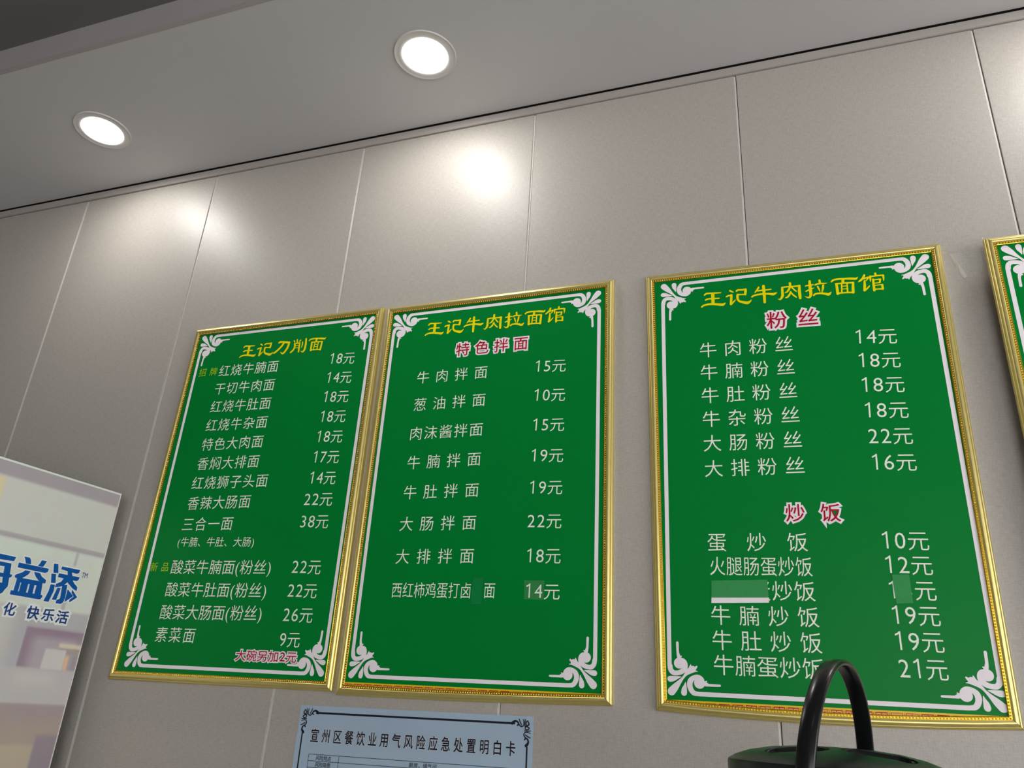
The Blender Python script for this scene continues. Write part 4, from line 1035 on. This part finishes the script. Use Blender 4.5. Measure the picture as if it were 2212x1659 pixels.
def picture(u, v):
    c = [203, 202, 196]
    c = mixc(c, [166, 157, 163], 1 - ss(0.036, 0.047, v))
    c = mixc(c, [218, 203, 165], band(u, -0.62, -0.333, 0.006) * band(v, 0.047, 0.110, 0.006))
    c = mixc(c, [208, 214, 205], ss(0.185, 0.192, v))
    c = mixc(c, [173, 166, 169], band(v, 0.177, 0.190, 0.0022))
    c = mixc(c, [183, 180, 178], band(u, -0.087, -0.080, 0.0012) * band(v, 0.190, 0.226, 0.002))
    c = mixc(c, [186, 184, 183], band(u, -0.090, -0.078, 0.0015) * band(v, 0.318, 0.345, 0.002))
    left = [197, 194, 189]
    sh = [180, 178, 182]
    c = mixc(c, mixc(left, sh, ss(-0.235, -0.175, u)), ss(0.341, 0.350, v))
    win = band(u, -0.166, 0.2, 0.002) * band(v, 0.392, 0.492, 0.0018)
    w_ = mixc([152, 131, 147], [176, 167, 174], ss(0.402, 0.428, v) * ss(-0.160, -0.120, u))
    w_ = mixc(w_, [150, 138, 150], ss(-0.03, -0.01, u) * 0.6)
    w_ = mixc(w_, [214, 203, 184], band(u, -0.065, 0.1, 0.004) * band(v, 0.424, 0.436, 0.003))
    w_ = mixc(w_, [170, 155, 150], band(u, -0.065, 0.1, 0.004) * band(v, 0.438, 0.452, 0.004))
    w_ = mixc(w_, [203, 201, 198], band(u, -0.101 + (0.494 - v) * 0.02, -0.040, 0.002) * ss(0.438, 0.443, v))
    w_ = mixc(w_, [222, 184, 152], band(u, -0.040, -0.028, 0.0015) * ss(0.452, 0.458, v))
    c = mixc(c, w_, win)
    c = mixc(c, [192, 187, 187], ss(0.490, 0.496, v))
    c = mixc(c, [205, 200, 196], band(u, -0.16, -0.06, 0.03) * band(v, 0.50, 0.53, 0.015) * 0.6)
    c = mixc(c, [163, 150, 150], ss(0.572, 0.580, v))
    c = mixc(c, [172, 158, 146], ss(0.585, 0.64, v))
    c = mixc(c, [186, 174, 152], ss(0.664, 0.676, v) * (1 - ss(-0.062, -0.055, u)))
    c = mixc(c, [150, 139, 147], ss(0.64, 0.655, v) * ss(-0.066, -0.056, u))
    c = mixc(c, [190, 186, 190], ss(0.74, 0.80, v))
    return c


v = []
f = []
cols = []
UW = [-(PU) * ((1 - i / nu) ** 1.35) for i in range(nu + 1)]
VW = [PV * (j / nv) ** 1.35 for j in range(nv + 1)]
for j in range(nv + 1):
    for i in range(nu + 1):
        u, w = UW[i] - 0.0025, VW[j] + 0.0062
        v.append((u, 0.0, H - w))
        c = picture(u, w)
        cols.append([lin(q) * 1.35 for q in c] + [1.0])
for j in range(nv):
    for i in range(nu):
        a = j * (nu + 1) + i
        f.append((a, a + nu + 1, a + nu + 2, a + 1))
pp = mesh_obj('printed_picture', v, f, 'print', fr)
att = pp.data.color_attributes.new('print', 'FLOAT_COLOR', 'POINT')
att.data.foreach_set('color', [min(1.0, q) for c in cols for q in c])
# lettering on the panel; local frame: x = u, z = H - v, n towards -y


def panel_geo(polys, name, m, n):
    g = Geo()
    for q in polys:
        if len(set(map(tuple, q))) > 2:
            g.poly(q, n)
    o = g.build(name, m, fr)
    o.location = (0, 0, H)
    return o


def thick_outline(polys, w, n, name, m):
    g = Geo()
    for q in polys:
        k = len(q)
        for i in range(k):
            g.ribbon([(q[i][0], q[i][1], w), (q[(i + 1) % k][0], q[(i + 1) % k][1], w)], n, 1)
    o = g.build(name, m, fr)
    o.location = (0, 0, H)
    return o


thick_outline(DATA['logo'], 0.0075, 0.0004, 'lettering_outline', 'white_ink')
thick_outline(DATA['logo'], 0.0016, 0.0014, 'logo_edge', 'blue_ink')
panel_geo(DATA['logo'], 'logo_lettering', 'blue_ink', 0.0015)
tm = DATA['logo_tm']
o = text_line('TM', 'ext', tm[0:2], tm[2:4], 0.020, 0.0006).build('trademark_lettering', 'navy_ink', fr)
o.location = (0, 0, H)
for ch, cu_, cv_, eh_, ew_ in DATA['logo_text'] + [['润', DATA['logo_text'][0][1] - 0.075, DATA['logo_text'][0][2], 0.047, 0.058]]:
    o = text_line(ch, 'cen', (cu_, cv_), (cu_, cv_), eh_, 0.0003, bevel=0.16, wide=ew_ / eh_).build('lettering_outline', 'white_ink', fr)
    o.location = (0, 0, H)
    o = text_line(ch, 'cen', (cu_, cv_), (cu_, cv_), eh_, 0.0009, offset=0.022, wide=ew_ / eh_).build('slogan_lettering', 'navy_ink', fr)
    o.location = (0, 0, H)

# ================================================================ counter and caddy
CX, CY_ = 2.4693, -0.9049
RZ = 1.2490            # rim height
BZ = 0.95
ct = empty('counter', (CX, CY_, 0), label='low service counter under the dark caddy, below the picture', cat='counter')
box('counter_top', -0.9, 0.9, -0.22, 0.24, BZ - 0.03, BZ, 'counter', ct, 0.003)
box('counter_body', -0.86, 0.86, -0.16, 0.20, 0.0, BZ - 0.03, 'plaster', ct)
cd = empty('plastic_caddy', (CX, CY_, BZ), (0, 0, 0), 'dark green plastic caddy with black arched handle in front of the menu board', 'caddy')
rz = RZ - BZ
RR = 0.100
KR = 0.83
lathe('caddy_body', [(r * KR, z) for r, z in ((0.0, 0.0), (0.098, 0.0), (0.104, 0.004), (0.114, rz - 0.012), (0.1145, rz - 0.004), (0.108, rz - 0.004), (0.098, 0.008), (0.0, 0.008))], 'caddy', cd, 64)
# lid: side skirt, rim edge and low dome, with two long openings cut through
lid = lathe('lid', [(r * KR, z) for r, z in ((0.1165, rz - 0.045), (0.1200, rz - 0.044), (0.1205, rz - 0.001), (0.1196, rz + 0.0008), (0.112, rz + 0.0045), (0.095, rz + 0.0095), (0.070, rz + 0.0135), (0.04, rz + 0.0158), (0.0, rz + 0.0165),
                    (0.0, rz + 0.0125), (0.04, rz + 0.0118), (0.070, rz + 0.0095), (0.095, rz + 0.0055), (0.112, rz + 0.0005), (0.1165, rz - 0.006), (0.1165, rz - 0.045))], 'caddy', cd, 96)


def stadium(L, r, z0, z1, cx, cy, rot, k=10):
    pts = []
    for i in range(k + 1):
        a = -math.pi / 2 + math.pi * i / k
        pts.append((L / 2 + r * math.cos(a), r * math.sin(a)))
    for i in range(k + 1):
        a = math.pi / 2 + math.pi * i / k
        pts.append((-L / 2 + r * math.cos(a), r * math.sin(a)))
    c, s = math.cos(rot), math.sin(rot)
    pts = [(cx + x * c - y * s, cy + x * s + y * c) for x, y in pts]
    m_ = len(pts)
    v = [(x, y, z0) for x, y in pts] + [(x, y, z1) for x, y in pts]
    f = [tuple(range(m_))[::-1], tuple(range(m_, 2 * m_))] + [(i, (i + 1) % m_, (i + 1) % m_ + m_, i + m_) for i in range(m_)]
    return v, f


holes = []
for cx, cy, L, r in ((-0.034, -0.046, 0.026, 0.016), (0.036, -0.044, 0.028, 0.017)):
    v, f = stadium(L, r, rz - 0.002, rz + 0.03, cx, cy, 0)
    h = mesh_obj('cutter', v, f, 'caddy', cd)
    holes.append(h)
    md = lid.modifiers.new('cut', 'BOOLEAN')
    md.operation = 'DIFFERENCE'
    md.object = h
    md.solver = 'EXACT'
bpy.context.view_layer.update()
me = bpy.data.meshes.new_from_object(lid.evaluated_get(bpy.context.evaluated_depsgraph_get()))
lid.modifiers.clear()
lid.data = me
bm = bmesh.new()
bm.from_mesh(me)
for ed in bm.edges:
    ed.smooth = not (len(ed.link_faces) == 2 and ed.calc_face_angle(0) > 0.5)
for fc in bm.faces:
    fc.smooth = True
bm.to_mesh(me)
bm.free()
for h in holes:
    bpy.data.objects.remove(h)
# raised lips round the openings and a tray below them with two knobs
for cx, cy, L, r in ((-0.034, -0.046, 0.026, 0.016), (0.036, -0.044, 0.028, 0.017)):
    v = []
    f = []
    dome = lambda x, y: rz + 0.0165 * (1 - (math.hypot(x, y) / 0.1005) ** 2.2)
    n0 = 44
    for i in range(n0):
        t = i / n0 * 2 * math.pi
        ct_, st_ = math.cos(t), math.sin(t)
        for dr, dz in ((0.0, -0.006), (0.0, 0.0006), (0.001, 0.0014), (0.0024, 0.0002)):
            x = cx + (L / 2 if ct_ > 0 else -L / 2) + (r + dr - 0.0005) * ct_
            y = cy + (r + dr - 0.0005) * st_
            v.append((x, y, dome(x, y) + dz))
    for i in range(n0):
        j = (i + 1) % n0
        for q in range(3):
            f.append((i * 4 + q, j * 4 + q, j * 4 + q + 1, i * 4 + q + 1))
    mesh_obj('opening_lip', v, f, 'caddy_black', lid, True)
lathe('inner_tray', [(0.0, rz - 0.012), (0.091, rz - 0.012), (0.091, rz - 0.010), (0.0, rz - 0.010)], 'caddy_black', cd, 48)
for x, y in ((0.028, -0.044), (0.046, -0.042)):
    lathe('tray_knob', [(0.0, 0.018), (0.005, 0.0175), (0.008, 0.015), (0.0085, 0.008), (0.007, 0.0), (0.0, 0.0)], 'caddy_black', cd, 20, loc=(x, y, rz - 0.010))
# handle: flat strip swept over an arch, pivots near the front and the back of the rim
PA = math.radians(90 + 12.5)      # direction of the arch plane, from front (towards viewer) to back
ax = Vector((math.sin(math.radians(17.3)), math.cos(math.radians(17.3)), 0))
sd = Vector((ax.y, -ax.x, 0))
v = []
f = []
K = 48
sec = [(-0.0092, -0.0012), (-0.0080, -0.0026), (0.0080, -0.0026), (0.0092, -0.0012), (0.0092, 0.0012), (0.0080, 0.0028), (0.0, 0.0036), (-0.0080, 0.0028), (-0.0092, 0.0012)]
ZP = rz - 0.026
HS, HH = 0.1045, 0.1190
for i in range(K + 1):
    t = math.pi * i / K
    c_, s_ = math.cos(t), math.sin(t)
    ex = 1.0
    px = -HS * (abs(c_) ** ex) * (1 if c_ > 0 else -1)
    pz = ZP + HH * (s_ ** 0.95)
    n_ = Vector((-c_ / HS, 0, s_ / HH)).normalized()
    o_ = ax * px + Vector((0, 0, pz)) + sd * ((pz - ZP) * math.tan(math.radians(6.0)))
    nn = ax * n_.x + Vector((0, 0, n_.z))
    for a_, b_ in [(p_ * 0.92, q_) for p_, q_ in sec]:
        v.append(tuple(o_ + sd * a_ + nn * b_))
k = len(sec)
for i in range(K):
    for j in range(k):
        f.append((i * k + j, i * k + (j + 1) % k, (i + 1) * k + (j + 1) % k, (i + 1) * k + j))
f += [tuple(range(k))[::-1], tuple(range(K * k, K * k + k))]
hd = mesh_obj('handle', v, f, 'caddy_black', cd, True)
for s_ in (-1, 1):
    p = ax * (s_ * 0.1005)
    v = []
    f = []
    for i in range(16):
        a = 2 * math.pi * i / 16
        for d_, r_ in ((-0.003, 0.011), (0.007, 0.011), (0.009, 0.008)):
            q = p + ax * (s_ * d_) + sd * (r_ * math.cos(a)) + Vector((0, 0, ZP + r_ * math.sin(a)))
            v.append(tuple(q))
    for i in range(16):
        j = (i + 1) % 16
        f += [(i * 3, j * 3, j * 3 + 1, i * 3 + 1), (i * 3 + 1, j * 3 + 1, j * 3 + 2, i * 3 + 2)]
    f.append(tuple(i * 3 + 2 for i in range(16)))
    mesh_obj('pivot_boss', v, f, 'caddy_black', cd, True)
